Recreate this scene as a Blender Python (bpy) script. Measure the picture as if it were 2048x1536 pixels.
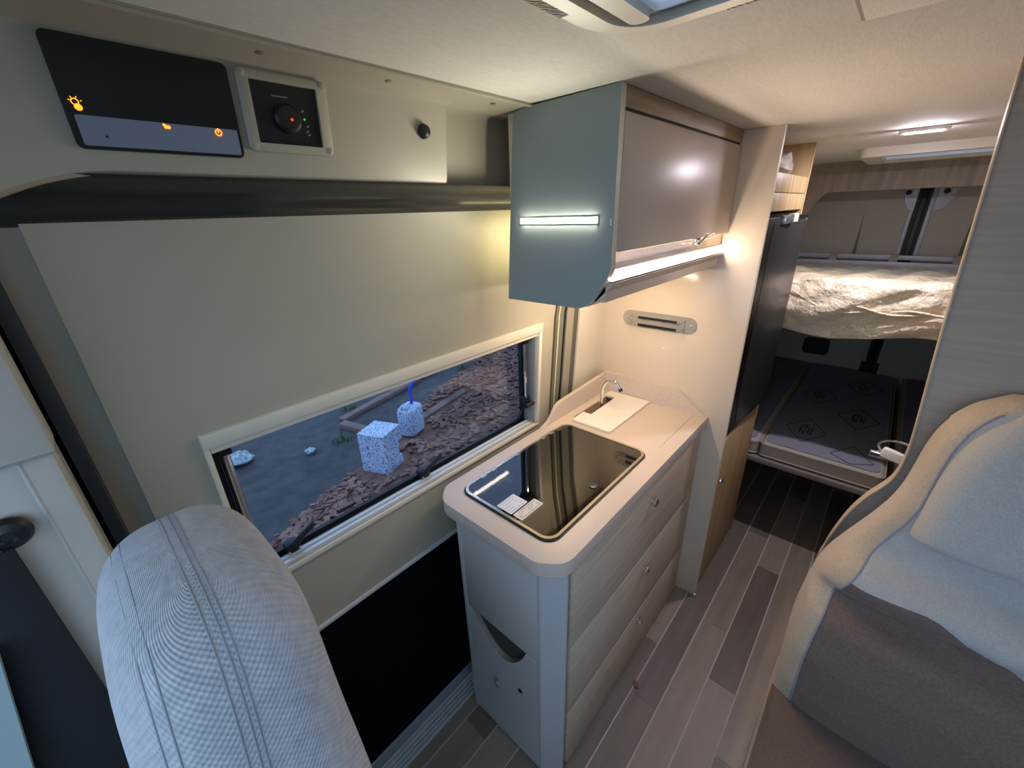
import bpy, bmesh, math, random
from mathutils import Vector, Matrix
random.seed(7)
for o in list(bpy.data.objects): bpy.data.objects.remove(o, do_unlink=True)
scn = bpy.context.scene
COL = scn.collection

# ------------------------------------------------------------ camera
cam_data = bpy.data.cameras.new('camera'); cam = bpy.data.objects.new('camera', cam_data); COL.objects.link(cam)
cam_data.sensor_fit = 'HORIZONTAL'; cam_data.sensor_width = 36.0
cam_data.lens = 36.0 * 816.704 / 2048.0
cam_data.clip_start = 0.01; cam_data.clip_end = 100
R_ = (0.67046676, -0.74124779, -0.03203183)
D_ = (-0.30682475, -0.23770065, -0.92160565)
F_ = (0.67552417, 0.62773411, -0.38680355)
cam.matrix_world = Matrix(((R_[0], -D_[0], -F_[0], 0.0), (R_[1], -D_[1], -F_[1], 0.0),
                           (R_[2], -D_[2], -F_[2], 1.65), (0, 0, 0, 1)))
scn.camera = cam

# ------------------------------------------------------------ sky, exposure
world = bpy.data.worlds.new('dusk_sky'); scn.world = world; world.use_nodes = True
bg = world.node_tree.nodes['Background']
bg.inputs['Color'].default_value = (0.53, 0.73, 1.0, 1)
bg.inputs['Strength'].default_value = 1.5
scn.view_settings.view_transform = 'Standard'; scn.view_settings.look = 'None'
scn.view_settings.gamma = 1.0; scn.view_settings.use_curve_mapping = False
scn.view_settings.exposure = 1.0
scn.cycles.max_bounces = 8; scn.cycles.diffuse_bounces = 5; scn.cycles.glossy_bounces = 3; scn.cycles.transparent_max_bounces = 8
scn.cycles.caustics_reflective = False; scn.cycles.caustics_refractive = False

# ------------------------------------------------------------ materials
def lin(c):
    if isinstance(c, str):
        c = [int(c[i:i+2], 16) for i in (0, 2, 4)]
    return tuple(((v/255)/12.92 if v/255 <= 0.04045 else ((v/255+0.055)/1.055)**2.4) for v in c) + (1,)
MATS = {}
def mat(name, col, rough=0.5, metal=0.0, spec=0.5, col2=None, nscale=(8, 8, 8), ncontrast=(0.35, 0.65), detail=4,
        bump=0.0, bscale=(200, 200, 200), bdist=0.001, emit=None, estr=0.0, coat=0.0, weave=0.0, wk=900.0, sheen=0.0, uvw=False):
    if name in MATS: return MATS[name]
    m = bpy.data.materials.new(name); m.use_nodes = True; nt = m.node_tree; N = nt.nodes; L = nt.links
    p = N['Principled BSDF']
    p.inputs['Base Color'].default_value = lin(col); p.inputs['Roughness'].default_value = rough
    p.inputs['Metallic'].default_value = metal; p.inputs['Specular IOR Level'].default_value = spec
    p.inputs['Coat Weight'].default_value = coat; p.inputs['Sheen Weight'].default_value = sheen
    tc = N.new('ShaderNodeTexCoord')
    def noise(sc, det):
        mp = N.new('ShaderNodeMapping'); mp.inputs['Scale'].default_value = sc
        L.new(tc.outputs['Object'], mp.inputs['Vector'])
        n = N.new('ShaderNodeTexNoise'); n.inputs['Scale'].default_value = 1.0; n.inputs['Detail'].default_value = det
        L.new(mp.outputs['Vector'], n.inputs['Vector']); return n
    if col2 is not None:
        n = noise(nscale, detail)
        r = N.new('ShaderNodeMapRange'); r.inputs['From Min'].default_value = ncontrast[0]; r.inputs['From Max'].default_value = ncontrast[1]
        L.new(n.outputs['Fac'], r.inputs['Value'])
        mx = N.new('ShaderNodeMix'); mx.data_type = 'RGBA'
        mx.inputs['A'].default_value = lin(col); mx.inputs['B'].default_value = lin(col2)
        L.new(r.outputs['Result'], mx.inputs['Factor']); L.new(mx.outputs['Result'], p.inputs['Base Color'])
    h = None
    if bump:
        h = noise(bscale, 3).outputs['Fac']
    if weave:
        sep = N.new('ShaderNodeSeparateXYZ'); L.new(tc.outputs['Object'], sep.inputs['Vector'])
        def mth(op, a, b=None):
            q = N.new('ShaderNodeMath'); q.operation = op
            for i, v in enumerate((a, b)):
                if v is None: continue
                if isinstance(v, (int, float)): q.inputs[i].default_value = v
                else: L.new(v, q.inputs[i])
            return q.outputs[0]
        if uvw:
            L.new(tc.outputs['UV'], sep.inputs['Vector'])
            a = mth('SINE', mth('MULTIPLY', sep.outputs['X'], wk)); d = mth('SINE', mth('MULTIPLY', sep.outputs['Y'], wk))
        if not uvw: a = mth('SINE', mth('MULTIPLY', mth('ADD', sep.outputs['Z'], mth('MULTIPLY', sep.outputs['X'], 0.35)), wk))
        if not uvw: d = mth('SINE', mth('MULTIPLY', mth('ADD', mth('MULTIPLY', sep.outputs['X'], 0.8), mth('SUBTRACT', sep.outputs['Y'], mth('MULTIPLY', sep.outputs['Z'], 0.2))), wk))
        h = mth('MULTIPLY', a, d); bump = weave
        r = N.new('ShaderNodeMapRange'); r.inputs['From Min'].default_value = -1; r.inputs['To Min'].default_value = 0.80
        L.new(h, r.inputs['Value'])
        mx = N.new('ShaderNodeMix'); mx.data_type = 'RGBA'; mx.blend_type = 'MULTIPLY'; mx.inputs['Factor'].default_value = 1.0
        if p.inputs['Base Color'].is_linked: L.new(p.inputs['Base Color'].links[0].from_socket, mx.inputs['A'])
        else: mx.inputs['A'].default_value = lin(col)
        L.new(r.outputs['Result'], mx.inputs['B']); L.new(mx.outputs['Result'], p.inputs['Base Color'])
    if h is not None:
        b = N.new('ShaderNodeBump'); b.inputs['Strength'].default_value = bump; b.inputs['Distance'].default_value = bdist
        L.new(h, b.inputs['Height']); L.new(b.outputs['Normal'], p.inputs['Normal'])
    if emit is not None:
        p.inputs['Emission Color'].default_value = lin(emit); p.inputs['Emission Strength'].default_value = estr
    MATS[name] = m; return m
def glass_mat(name, tint, gloss=0.06, rough=0.02, translucent=None, fres=0.9):
    m = bpy.data.materials.new(name); m.use_nodes = True; nt = m.node_tree; N = nt.nodes; L = nt.links
    for n in list(N):
        if n.type == 'BSDF_PRINCIPLED': N.remove(n)
    out = [n for n in N if n.type == 'OUTPUT_MATERIAL'][0]
    t = N.new('ShaderNodeBsdfTransparent'); t.inputs['Color'].default_value = lin(tint)
    src = t.outputs[0]
    if translucent:
        tr = N.new('ShaderNodeBsdfTranslucent'); tr.inputs['Color'].default_value = lin(translucent[0])
        mx = N.new('ShaderNodeMixShader'); mx.inputs['Fac'].default_value = translucent[1]
        L.new(src, mx.inputs[1]); L.new(tr.outputs[0], mx.inputs[2]); src = mx.outputs[0]
    g = N.new('ShaderNodeBsdfGlossy'); g.inputs['Roughness'].default_value = rough
    lw = N.new('ShaderNodeFresnel'); lw.inputs['IOR'].default_value = 1.45
    mul = N.new('ShaderNodeMath'); mul.operation = 'MULTIPLY_ADD'; mul.inputs[1].default_value = fres; mul.inputs[2].default_value = gloss
    L.new(lw.outputs[0], mul.inputs[0])
    mx = N.new('ShaderNodeMixShader'); L.new(mul.outputs[0], mx.inputs['Fac']); L.new(src, mx.inputs[1]); L.new(g.outputs[0], mx.inputs[2])
    L.new(mx.outputs[0], out.inputs['Surface']); MATS[name] = m; return m

M_wall = mat('wall_plastic', 'aba696', 0.42, spec=0.4, bump=0.15, bscale=(600,)*3, bdist=0.0004)
M_ceil = mat('ceiling_fabric', 'dcdad4', 0.85, col2='d2cfc8', nscale=(60, 500, 60), bump=0.5, bscale=(40, 400, 40), bdist=0.0008)
M_cream = mat('cream_laminate', 'd8c9b6', 0.14, spec=0.5)
M_frame = mat('frame_cream', 'd9d2c2', 0.4)
M_blue = mat('slate_laminate', '8b9797', 0.38, spec=0.4)
M_taupe = mat('taupe_gloss', 'c2b5aa', 0.33, spec=0.5)
M_edge = mat('edge_band', 'd8cfbb', 0.45)
M_oak = mat('light_oak', 'b49a78', 0.5, col2='8f7656', nscale=(4, 4, 60), detail=6)
M_oakv = mat('light_oak_upright', 'c6ab7e', 0.5, col2='aa8f62', nscale=(40, 40, 2.5), detail=6)
M_oakh = mat('pale_oak_valance', 'ab9d8e', 0.55, col2='968876', nscale=(30, 30, 3), detail=5)
M_front = mat('greige_front', 'cfbea8', 0.5, col2='bcab95', nscale=(3, 30, 70), detail=6, bump=0.1, bscale=(10, 90, 250))
M_part = mat('grey_oak_partition', '9f958c', 0.55, col2='90877e', nscale=(30, 4, 110), detail=6, ncontrast=(0.25, 0.75), bump=0.08, bscale=(10, 14, 260))
M_top = mat('speckled_worktop', 'cdbcae', 0.4, col2='e3d8cc', nscale=(420,)*3, ncontrast=(0.5, 0.72), detail=2)
M_seam = mat('floor_seam', 'cdc4b8', 0.7)
M_black = mat('black_plastic', '0d0e11', 0.45)
M_gap = mat('dark_gap', '161412', 0.8)
M_carpet = mat('black_carpet', '0a0b10', 0.95, spec=0.1, bump=0.6, bscale=(700,)*3)
M_strip = mat('dark_trim', '2b302e', 0.22)
M_seal = mat('rubber_seal', '33352f', 0.6)
M_alu = mat('aluminium', 'c9cdd2', 0.28, metal=0.9)
M_aluw = mat('white_alu', 'd4dade', 0.35, metal=0.3)
M_chrome = mat('chrome', 'e6e6ea', 0.07, metal=1.0)
M_white = mat('white_plastic', 'eceae6', 0.4)
M_hob = mat('smoked_glass', '0b0a08', 0.03, spec=0.9, coat=0.5)
M_gold = mat('hob_trim', 'd6cbb8', 0.2, metal=0.9)
M_paper = mat('label_paper', 'd9dce2', 0.5)
M_paperw = mat('label_paper_cream', 'dcd6ca', 0.5)
M_ink = mat('ink', '77777c', 0.6)
M_seatb = mat('seat_fabric_grey', 'b3b7bd', 0.85, col2='a5a9b1', nscale=(90, 90, 90), weave=0.6, wk=1000, bdist=0.001, sheen=0.2, uvw=True)
M_bench = mat('bench_fabric_blue', 'b6b2ad', 0.9, col2='a9a5a0', nscale=(300,)*3, weave=0.3, wk=2600, bdist=0.0006, sheen=0.2)
M_tan = mat('bench_fabric_tan', 'bfae98', 0.9, col2='b09f89', nscale=(300,)*3, weave=0.3, wk=2200, bdist=0.0006, sheen=0.2)
M_brown = mat('bench_fabric_brown', '6e5c52', 0.9, col2='635148', nscale=(200,)*3, bump=0.25, bscale=(900,)*3, sheen=0.15)
M_stitch = mat('stitch_thread', '8b8f98', 0.9)
M_matt = mat('mattress_ticking', '8d8f9c', 0.85, bump=0.2, bscale=(300,)*3)
M_mattside = mat('mattress_side', 'b7aea0', 0.8)
M_print = mat('mattress_print', '3c3d46', 0.9)
M_doorgrey = mat('rear_door_trim', 'c8c2b2', 0.55)
M_body = mat('van_body_paint', 'c3c8d2', 0.3)
M_teal = mat('door_card', '8fa3a6', 0.5)
M_asph = mat('asphalt', '292826', 0.6, col2='3f3e3c', nscale=(9,)*3, bump=0.5, bscale=(60,)*3, bdist=0.01)
M_bark = mat('bark_mulch', '6b493c', 0.85, col2='86614f', nscale=(20,)*3)
M_paleband = mat('pale_reflection', '9a8c88', 0.8, col2='877a76', nscale=(20,)*3)  # colour of the added strip that imitates a reflected band
M_foam = mat('speckled_foam', 'c9d6ea', 0.6, col2='303846', nscale=(75,)*3, ncontrast=(0.585, 0.61), detail=1)
M_strap = mat('blue_hose', '2a4fd0', 0.5)
M_grass = mat('weed_green', '4a6a3c', 0.8)
M_lump = mat('pale_mottle', 'b9c6c4', 0.6, col2='6d7a7c', nscale=(30,)*3)
M_reflbar = mat('brown_reflection', '8a7064', 0.85, col2='725a50', nscale=(4, 4, 30))  # brown of the bars that imitate reflected trim lines
M_led_w = mat('led_warm', 'fff4dc', 0.5, emit='ffe6cc', estr=42.0)
M_led_e = mat('led_neutral', 'fffbe8', 0.5, emit='fff6e0', estr=110.0)
M_led_u = mat('led_under', 'fff4dc', 0.5, emit='ffe2c0', estr=95.0)
M_led_p = mat('led_violet', 'f4ecff', 0.5, emit='fbf0ff', estr=420.0)
M_org = mat('icon_orange', 'ff9030', 0.5, emit='ff7a1a', estr=1.6)
M_grn = mat('icon_green', '30c050', 0.5, emit='20c040', estr=0.35)
M_red = mat('icon_red', 'ff6030', 0.5, emit='ff5018', estr=0.5)
M_icow = mat('icon_white', 'c8ccd0', 0.5)
M_lcd = mat('panel_film', '7f8aa2', 0.3)
M_panel = mat('panel_black', '08090b', 0.35)
M_fridge = mat('fridge_black', '0b0b0c', 0.35)
M_fridgep = mat('fridge_panel', '2e2e2d', 0.3)
M_film = mat('protective_film', 'd6d3dc', 0.12, spec=0.9, bump=0.5, bscale=(14, 60, 60), bdist=0.004)
G_win = glass_mat('window_acrylic', 'c6cedb', 0.0, 0.01, fres=0.4)
G_hatch = glass_mat('hatch_acrylic', 'eef4fa', 0.03, 0.1, (('f4f8ff'), 0.35))
G_wrap = glass_mat('clear_wrap', 'f2efe8', 0.12, 0.15, (('fff6e6'), 0.25))

# ------------------------------------------------------------ mesh helpers
class B:
    def __init__(s): s.bm = bmesh.new()
    def box(s, x0, x1, y0, y1, z0, z1, bev=0.0, seg=2):
        bm = s.bm
        v = [bm.verts.new((x, y, z)) for x in (x0, x1) for y in (y0, y1) for z in (z0, z1)]
        fs = [bm.faces.new([v[i] for i in q]) for q in ((0,1,3,2),(4,6,7,5),(0,4,5,1),(2,3,7,6),(0,2,6,4),(1,5,7,3))]
        if bev:
            es = list({e for f in fs for e in f.edges})
            bmesh.ops.bevel(bm, geom=es, offset=bev, segments=seg, profile=0.5, affect='EDGES')
        return s
    def obox(s, c, ax, ay, az, hx, hy, hz, bev=0.0):
        bm = s.bm; c = Vector(c); ax = Vector(ax).normalized(); ay = Vector(ay).normalized(); az = Vector(az).normalized()
        v = [bm.verts.new(c + ax*hx*i + ay*hy*j + az*hz*k) for i in (-1, 1) for j in (-1, 1) for k in (-1, 1)]
        fs = [bm.faces.new([v[i] for i in q]) for q in ((0,1,3,2),(4,6,7,5),(0,4,5,1),(2,3,7,6),(0,2,6,4),(1,5,7,3))]
        if bev:
            bmesh.ops.bevel(bm, geom=list({e for f in fs for e in f.edges}), offset=bev, segments=2, profile=0.5, affect='EDGES')
        return s
    def P(s, axis, a, p):
        return {'x': (a, p[0], p[1]), 'y': (p[0], a, p[1]), 'z': (p[0], p[1], a)}[axis]
    def prism(s, poly, axis, a0, a1, holes=(), bev=0.0, seg=2):
        bm = s.bm; newf = []
        loops = [list(poly)] + [list(h) for h in holes]
        capv = []
        for a in (a0, a1):
            ring = []; es = []
            for lp in loops:
                vs = [bm.verts.new(s.P(axis, a, p)) for p in lp]; ring.append(vs)
                es += [bm.edges.new((vs[i], vs[(i+1) % len(vs)])) for i in range(len(vs))] if holes else []
            if holes:
                r = bmesh.ops.triangle_fill(bm, edges=es, use_beauty=True); newf += [g for g in r['geom'] if isinstance(g, bmesh.types.BMFace)]
            else:
                newf.append(bm.faces.new(ring[0]))
            capv.append(ring)
        for r0, r1 in zip(*capv):
            n = len(r0)
            for i in range(n): newf.append(bm.faces.new((r0[i], r0[(i+1) % n], r1[(i+1) % n], r1[i])))
        if bev:
            capset = {v for ring in capv for r in ring for v in r}
            es = [e for f in newf if f.is_valid for e in f.edges if len({tuple(round(q, 6) for q in e.verts[0].co), }) ]
            es = list({e for e in es if e.calc_face_angle(0) > 0.6})
            bmesh.ops.bevel(bm, geom=es, offset=bev, segments=seg, profile=0.5, affect='EDGES', clamp_overlap=True)
        return s
    def ring(s, outer, inner, axis, a0, a1):
        bm = s.bm; n = len(outer)
        O0, I0, O1, I1 = [[bm.verts.new(s.P(axis, a, p)) for p in lp] for a in (a0, a1) for lp in (outer, inner)]
        for i in range(n):
            j = (i+1) % n
            for q in ((O0[i], O0[j], I0[j], I0[i]), (O1[i], O1[j], I1[j], I1[i]), (O0[i], O0[j], O1[j], O1[i]), (I0[i], I0[j], I1[j], I1[i])): bm.faces.new(q)
        return s
    def tube(s, pts, r, n=10, closed=False, rs=None):
        bm = s.bm; pts = [Vector(p) for p in pts]; m = len(pts); rings = []; up = None
        for i, p in enumerate(pts):
            if closed: t = (pts[(i+1) % m] - pts[i-1]).normalized()
            else: t = (pts[min(i+1, m-1)] - pts[max(i-1, 0)]).normalized()
            if up is None:
                up = Vector((0, 0, 1)) if abs(t.z) < 0.9 else Vector((1, 0, 0))
            a = t.cross(up).normalized(); b = a.cross(t).normalized(); up = b
            rr = rs[i] if rs else r
            rings.append([bm.verts.new(p + (a*math.cos(2*math.pi*k/n) + b*math.sin(2*math.pi*k/n))*rr) for k in range(n)])
        for i in range(m if closed else m-1):
            A, C = rings[i], rings[(i+1) % m]
            for k in range(n): bm.faces.new((A[k], A[(k+1) % n], C[(k+1) % n], C[k]))
        if not closed: bm.faces.new(rings[0][::-1]); bm.faces.new(rings[-1])
        return s
    def lathe(s, prof, c, axis='z', n=24):
        bm = s.bm; c = Vector(c); rings = []
        ex = {'x': (Vector((0,1,0)), Vector((0,0,1)), Vector((1,0,0))), 'y': (Vector((0,0,1)), Vector((1,0,0)), Vector((0,1,0))), 'z': (Vector((1,0,0)), Vector((0,1,0)), Vector((0,0,1)))}[axis]
        for r, h in prof:
            rings.append([bm.verts.new(c + (ex[0]*math.cos(2*math.pi*k/n) + ex[1]*math.sin(2*math.pi*k/n))*max(r, 1e-5) + ex[2]*h) for k in range(n)])
        for A, C in zip(rings, rings[1:]):
            for k in range(n): bm.faces.new((A[k], A[(k+1) % n], C[(k+1) % n], C[k]))
        bm.faces.new(rings[0][::-1]); bm.faces.new(rings[-1]); return s
    def loft(s, rings, caps=True, closed=True, uvf=None):
        bm = s.bm; R = [[bm.verts.new(p) for p in r] for r in rings]
        lay = bm.loops.layers.uv.new('UVMap') if uvf else None
        for j, (A, C) in enumerate(zip(R, R[1:])):
            n = len(A)
            for k in range(n if closed else n-1):
                f = bm.faces.new((A[k], A[(k+1) % n], C[(k+1) % n], C[k]))
                if lay:
                    q = k if k < n//2 else k-n
                    for lp, (a, c) in zip(f.loops, ((j, q), (j, q+1), (j+1, q+1), (j+1, q))): lp[lay].uv = uvf(a, c)
        if caps and closed: bm.faces.new(R[0][::-1]); bm.faces.new(R[-1])
        return s
    def make(s, name, material, parent=None, smooth=True, angle=35, **kw):
        bm = s.bm
        bmesh.ops.recalc_face_normals(bm, faces=bm.faces)
        me = bpy.data.meshes.new(name); bm.to_mesh(me); bm.free()
        if smooth:
            me.polygons.foreach_set('use_smooth', [True]*len(me.polygons)); me.set_sharp_from_angle(angle=math.radians(angle))
        me.materials.append(material)
        o = bpy.data.objects.new(name, me); COL.objects.link(o)
        if parent is not None:
            o.parent = parent; o.matrix_parent_inverse = parent.matrix_world.inverted() if parent.type != 'EMPTY' else Matrix.Translation(-parent.location)
        for k, v in kw.items(): o[k] = v
        return o
def thing(name, label, cat, loc=(0, 0, 0), group=None):
    o = bpy.data.objects.new(name, None); COL.objects.link(o); o.location = loc; o.empty_display_size = 0.05
    o['label'] = label; o['category'] = cat
    if group: o['group'] = group
    return o
def root(name, label, loc=(0, 0, 0)):
    o = bpy.data.objects.new(name, None); COL.objects.link(o); o.location = loc; o.empty_display_size = 0.05
    o['kind'] = 'structure'; o['label'] = label; return o
def rrect(x0, x1, y0, y1, r, n=6):
    pts = []
    for cx, cy, a in ((x1-r, y1-r, 0), (x0+r, y1-r, 90), (x0+r, y0+r, 180), (x1-r, y0+r, 270)):
        for k in range(n+1):
            t = math.radians(a + 90*k/n); pts.append((cx + r*math.cos(t), cy + r*math.sin(t)))
    return pts
def interp(tab, v):
    if v <= tab[0][0]: return tab[0][1]
    for (a, p), (b, q) in zip(tab, tab[1:]):
        if v <= b:
            t = (v-a)/(b-a); return p + (q-p)*t
    return tab[-1][1]
def smooth_tab(tab, v):
    if v <= tab[0][0]: return tab[0][1]
    for (a, p), (b, q) in zip(tab, tab[1:]):
        if v <= b:
            t = (v-a)/(b-a); t = t*t*(3-2*t); return p + (q-p)*t
    return tab[-1][1]
def catmull(pts, n=6, closed=False):
    out = []; m = len(pts); P = [Vector(p) for p in pts]
    for i in range(m if closed else m-1):
        p0 = P[i-1] if (closed or i > 0) else P[i]; p1 = P[i]; p2 = P[(i+1) % m]; p3 = P[(i+2) % m] if (closed or i+2 < m) else P[(i+1) % m]
        for k in range(n):
            t = k/n
            out.append(0.5*((2*p1) + (p2-p0)*t + (2*p0-5*p1+4*p2-p3)*t*t + (3*p1-p0-3*p2+p3)*t**3))
    if not closed: out.append(P[-1])
    return out

# ============================================================ SETTING
# ---- floor with planks
fl = B().box(-1.2, 3.75, -0.92, 0.79, -0.05, -0.0015).make('floor', M_seam, kind='structure', label='grey wood plank floor of the van with pale seams')
plank_mats = []
for i, (a, b) in enumerate((('8d8175', '7c7165'), ('9c9082', '8a7e70'), ('7c7267', '6e655a'), ('968a7d', 'a39687'), ('857a70', '736a5f'))):
    plank_mats.append(mat('plank_%d' % i, a, 0.42, col2=b, nscale=(3, 28, 5), detail=7, ncontrast=(0.3, 0.7), bump=0.1, bscale=(20, 160, 20)))
pitch = 0.0985; Lp = 0.7; k = -10
for k in range(-9, 8):
    y0 = 0.059 + pitch*k; y1 = min(y0 + pitch, 0.79)
    if y1 - y0 < 0.02: continue
    xj = 1.205 + 0.2333*(k % 3) - 0.7*4
    while xj < 3.7:
        a, b = max(xj, -1.2), min(xj+Lp, 3.74)
        if b - a > 0.02:
            B().box(a+0.0004, b-0.0004, y0+0.0024, y1-0.0024, -0.0014, 0.0).make('plank', random.choice(plank_mats), fl, smooth=False)
        xj += Lp
# ---- ceiling with two hatch openings
HX0, HX1, HY0, HY1 = -0.05, 0.545, -0.25, 0.262
RX0, RX1, RY0, RY1 = 2.62, 3.0, -0.28, 0.16
B().prism([(-0.55, -0.95), (3.75, -0.95), (3.75, 0.90), (-0.55, 0.90)], 'z', 1.857, 1.90,
          holes=[[(HX0, HY0), (HX0, HY1), (HX1, HY1), (HX1, HY0)], [(RX0, RY0), (RX0, RY1), (RX1, RY1), (RX1, RY0)]]
          ).make('ceiling', M_ceil, kind='structure', label='off-white fabric lined ceiling of the van', smooth=False)
# ceiling access cover
tc_ = root('trim_ceiling_cover', 'flat square cover panel in the ceiling behind the roof hatch', (0.68, -0.1, 1.857))
B().box(0.635, 0.772, -0.32, 0.1, 1.8545, 1.8568, 0.001).make('cover_panel', M_ceil, tc_)
B().prism(rrect(0.631, 0.776, -0.324, 0.104, 0.004), 'z', 1.8560, 1.8572).make('cover_gap', mat('cover_line', 'a59a98', 0.8), tc_)
# ---- side walls / outer shell
B().box(1.13, 3.75, 0.905, 0.93, 0.0, 1.9).make('wall_left', M_wall, kind='structure', label='beige van side wall behind the kitchen')
wr = root('wall_right', 'beige van side wall behind the bench', (1.0, -0.9, 0))
B().prism([(-0.15, 0.0), (3.75, 0.0), (3.75, 1.9), (-0.15, 1.9)], 'y', -0.95, -0.92, holes=[rrect(0.15, 1.0, 0.95, 1.35, 0.05)]).make('wall_panel', M_wall, wr)
B().prism(rrect(0.15, 1.0, 0.95, 1.35, 0.05), 'y', -0.945, -0.94).make('pane', G_win, wr)
B().box(-1.25, -0.2, 0.86, 0.90, -0.05, 1.05).make('door_2', M_teal, kind='structure', label='lower part of the cab door beside the front seat')
B().prism([(-0.187, 1.17), (-0.23, 0.93), (-0.30, 0.60), (-0.50, 0.60), (-0.50, 1.17)], 'y', 0.708, 0.72, bev=0.003).make('door_card', M_teal, bpy.data.objects['door_2'])
B().box(-1.25, -0.15, -0.95, -0.9, -0.05, 1.05).make('door_3', M_teal, kind='structure', label='lower part of the far cab door')
B().box(-1.3, -1.25, -0.95, 0.9, -0.05, 0.95).make('trim_dashboard', M_strip, kind='structure', label='dark dashboard panel of the cab')

# ---- sliding door (door_1)
DOORP = [(0.0, 0.855), (0.05, 0.858), (0.69, 0.872), (0.905, 0.882), (1.288, 0.862), (1.45, 0.845), (1.56, 0.828), (1.665, 0.802)]
def dy(z): return smooth_tab(DOORP, z) if z > 1.288 else interp(DOORP, z)
door = root('door_1', 'beige sliding door of the van with a wide low window', (0.5, 0.87, 0.0))
def door_panel(x0, x1, hole=None, off=0.0, z0=0.69, z1=1.668, th=0.03):
    xs = sorted({x0, x1} | ({hole[0], hole[1]} if hole else set()) | {x0 + (x1-x0)*i/8 for i in range(9)})
    zs = sorted({z0, z1} | ({hole[2], hole[3]} if hole else set()) | {z0 + (z1-z0)*i/14 for i in range(15)})
    b = B(); bm = b.bm; V = {}
    def inh(x, z): return hole and hole[0] < x < hole[1] and hole[2] < z < hole[3]
    for i, x in enumerate(xs):
        for j, z in enumerate(zs):
            for s_ in (0, 1): V[i, j, s_] = bm.verts.new((x, dy(z)+off+th*s_, z))
    cell = lambda i, j: 0 <= i < len(xs)-1 and 0 <= j < len(zs)-1 and not inh((xs[i]+xs[i+1])/2, (zs[j]+zs[j+1])/2)
    for i in range(len(xs)-1):
        for j in range(len(zs)-1):
            if not cell(i, j): continue
            for s_ in (0, 1): bm.faces.new((V[i,j,s_], V[i+1,j,s_], V[i+1,j+1,s_], V[i,j+1,s_]))
            for (di, dj, a, c) in ((-1,0,(i,j),(i,j+1)), (1,0,(i+1,j),(i+1,j+1)), (0,-1,(i,j),(i+1,j)), (0,1,(i,j+1),(i+1,j+1))):
                if not cell(i+di, j+dj): bm.faces.new((V[a+(0,)], V[c+(0,)], V[c+(1,)], V[a+(1,)]))
    for v in [v for v in bm.verts if not v.link_faces]: bm.verts.remove(v)
    return b
WX0, WX1, WZ0, WZ1 = 0.094, 1.082, 0.908, 1.288
door_panel(-0.008, 1.135, (WX0, WX1, WZ0, WZ1)).make('panel', M_wall, door)
door_panel(-0.055, -0.006, None, 0.008).make('edge_panel', M_wall, door)
B().prism([(dy(1.6)-0.0, 1.668), (0.84, 1.70), (0.86, 1.70), (0.86, 1.64), (0.84, 1.64)], 'x', -0.05, 1.135).make('top_rail', M_wall, door)
B().prism([(0.858, 0.048), (0.871, 0.685), (0.90, 0.685), (0.90, 0.048)], 'x', -0.05, 1.135).make('carpet_panel', M_carpet, door)
B().box(-0.05, 1.135, 0.864, 0.90, 0.683, 0.694, 0.002).make('carpet_trim', M_aluw, door)
B().box(-0.05, 1.135, 0.850, 0.90, 0.0, 0.05, 0.003).make('kick_strip', mat('kick_grey', '8f9aa4', 0.5), door)
# ---- door sill
sill = root('trim_sill', 'ribbed aluminium door sill strip along the floor edge', (0.5, 0.81, 0))
B().box(-0.2, 1.53, 0.79, 0.852, -0.05, -0.004).make('sill_base', M_aluw, sill)
for i in range(4): B().box(-0.2, 1.53, 0.792+i*0.012, 0.8, -0.004, 0.003, 0.001).bm.free() or B().box(-0.2, 1.53, 0.792+i*0.0125, 0.801+i*0.0125, -0.005, 0.003, 0.001).make('rib', M_aluw, sill)

# ---- window_1
win = root('window_1', 'wide low top-hinged acrylic window in the sliding door', (0.588, 0.88, 0.9))
def ring_y(b, x0, x1, z0, z1, w, y0, y1, r=0.004, wi=None):
    b.prism(rrect(x0, x1, z0, z1, r), 'y', y0, y1, holes=[rrect(x0+w, x1-w, z0+w, z1-w, max(r*0.6, 0.002))]); return b
tilt = 0.0
# cream frame bars follow the lean of the door
def leanbar(x0, x1, z0, z1, p0, p1, bev=0.003):
    b = B(); bm = b.bm
    v = [bm.verts.new((x, dy(z)+p, z)) for x in (x0, x1) for p in (p0, p1) for z in (z0, z1)]
    fs = [bm.faces.new([v[i] for i in q]) for q in ((0,1,3,2),(4,6,7,5),(0,4,5,1),(2,3,7,6),(0,2,6,4),(1,5,7,3))]
    if bev: bmesh.ops.bevel(bm, geom=list({e for f in fs for e in f.edges}), offset=bev, segments=2, profile=0.5, affect='EDGES')
    return b
leanbar(WX0-0.006, WX1+0.006, WZ1-0.022, WZ1+0.008, -0.010, 0.05).make('blind_cassette', M_frame, win)
leanbar(WX0+0.004, WX1-0.004, WZ1-0.036, WZ1-0.020, -0.003, 0.05).make('cassette_lip', M_frame, win)
leanbar(WX0-0.006, WX0+0.004, WZ0, WZ1-0.02, -0.006, 0.05).make('side_frame', M_frame, win)
leanbar(WX1-0.012, WX1+0.006, WZ0, WZ1-0.02, -0.008, 0.05).make('side_frame', M_frame, win)
leanbar(WX1-0.020, WX1-0.013, WZ0, WZ1-0.03, 0.004, 0.05).make('side_rail', mat('rail_grey', '8e8f8d', 0.4), win)
leanbar(WX0-0.006, WX1+0.006, WZ0-0.016, WZ0-0.002, -0.006, 0.008).make('bottom_frame', M_frame, win)
for i, (p0, p1, h) in enumerate(((0.009, 0.021, 0.003), (0.023, 0.030, 0.007), (0.034, 0.039, 0.003))):
    leanbar(WX0, WX1, WZ0-0.008, WZ0+h, p0, p1, 0.002).make('bottom_rail', M_aluw, win)
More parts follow.
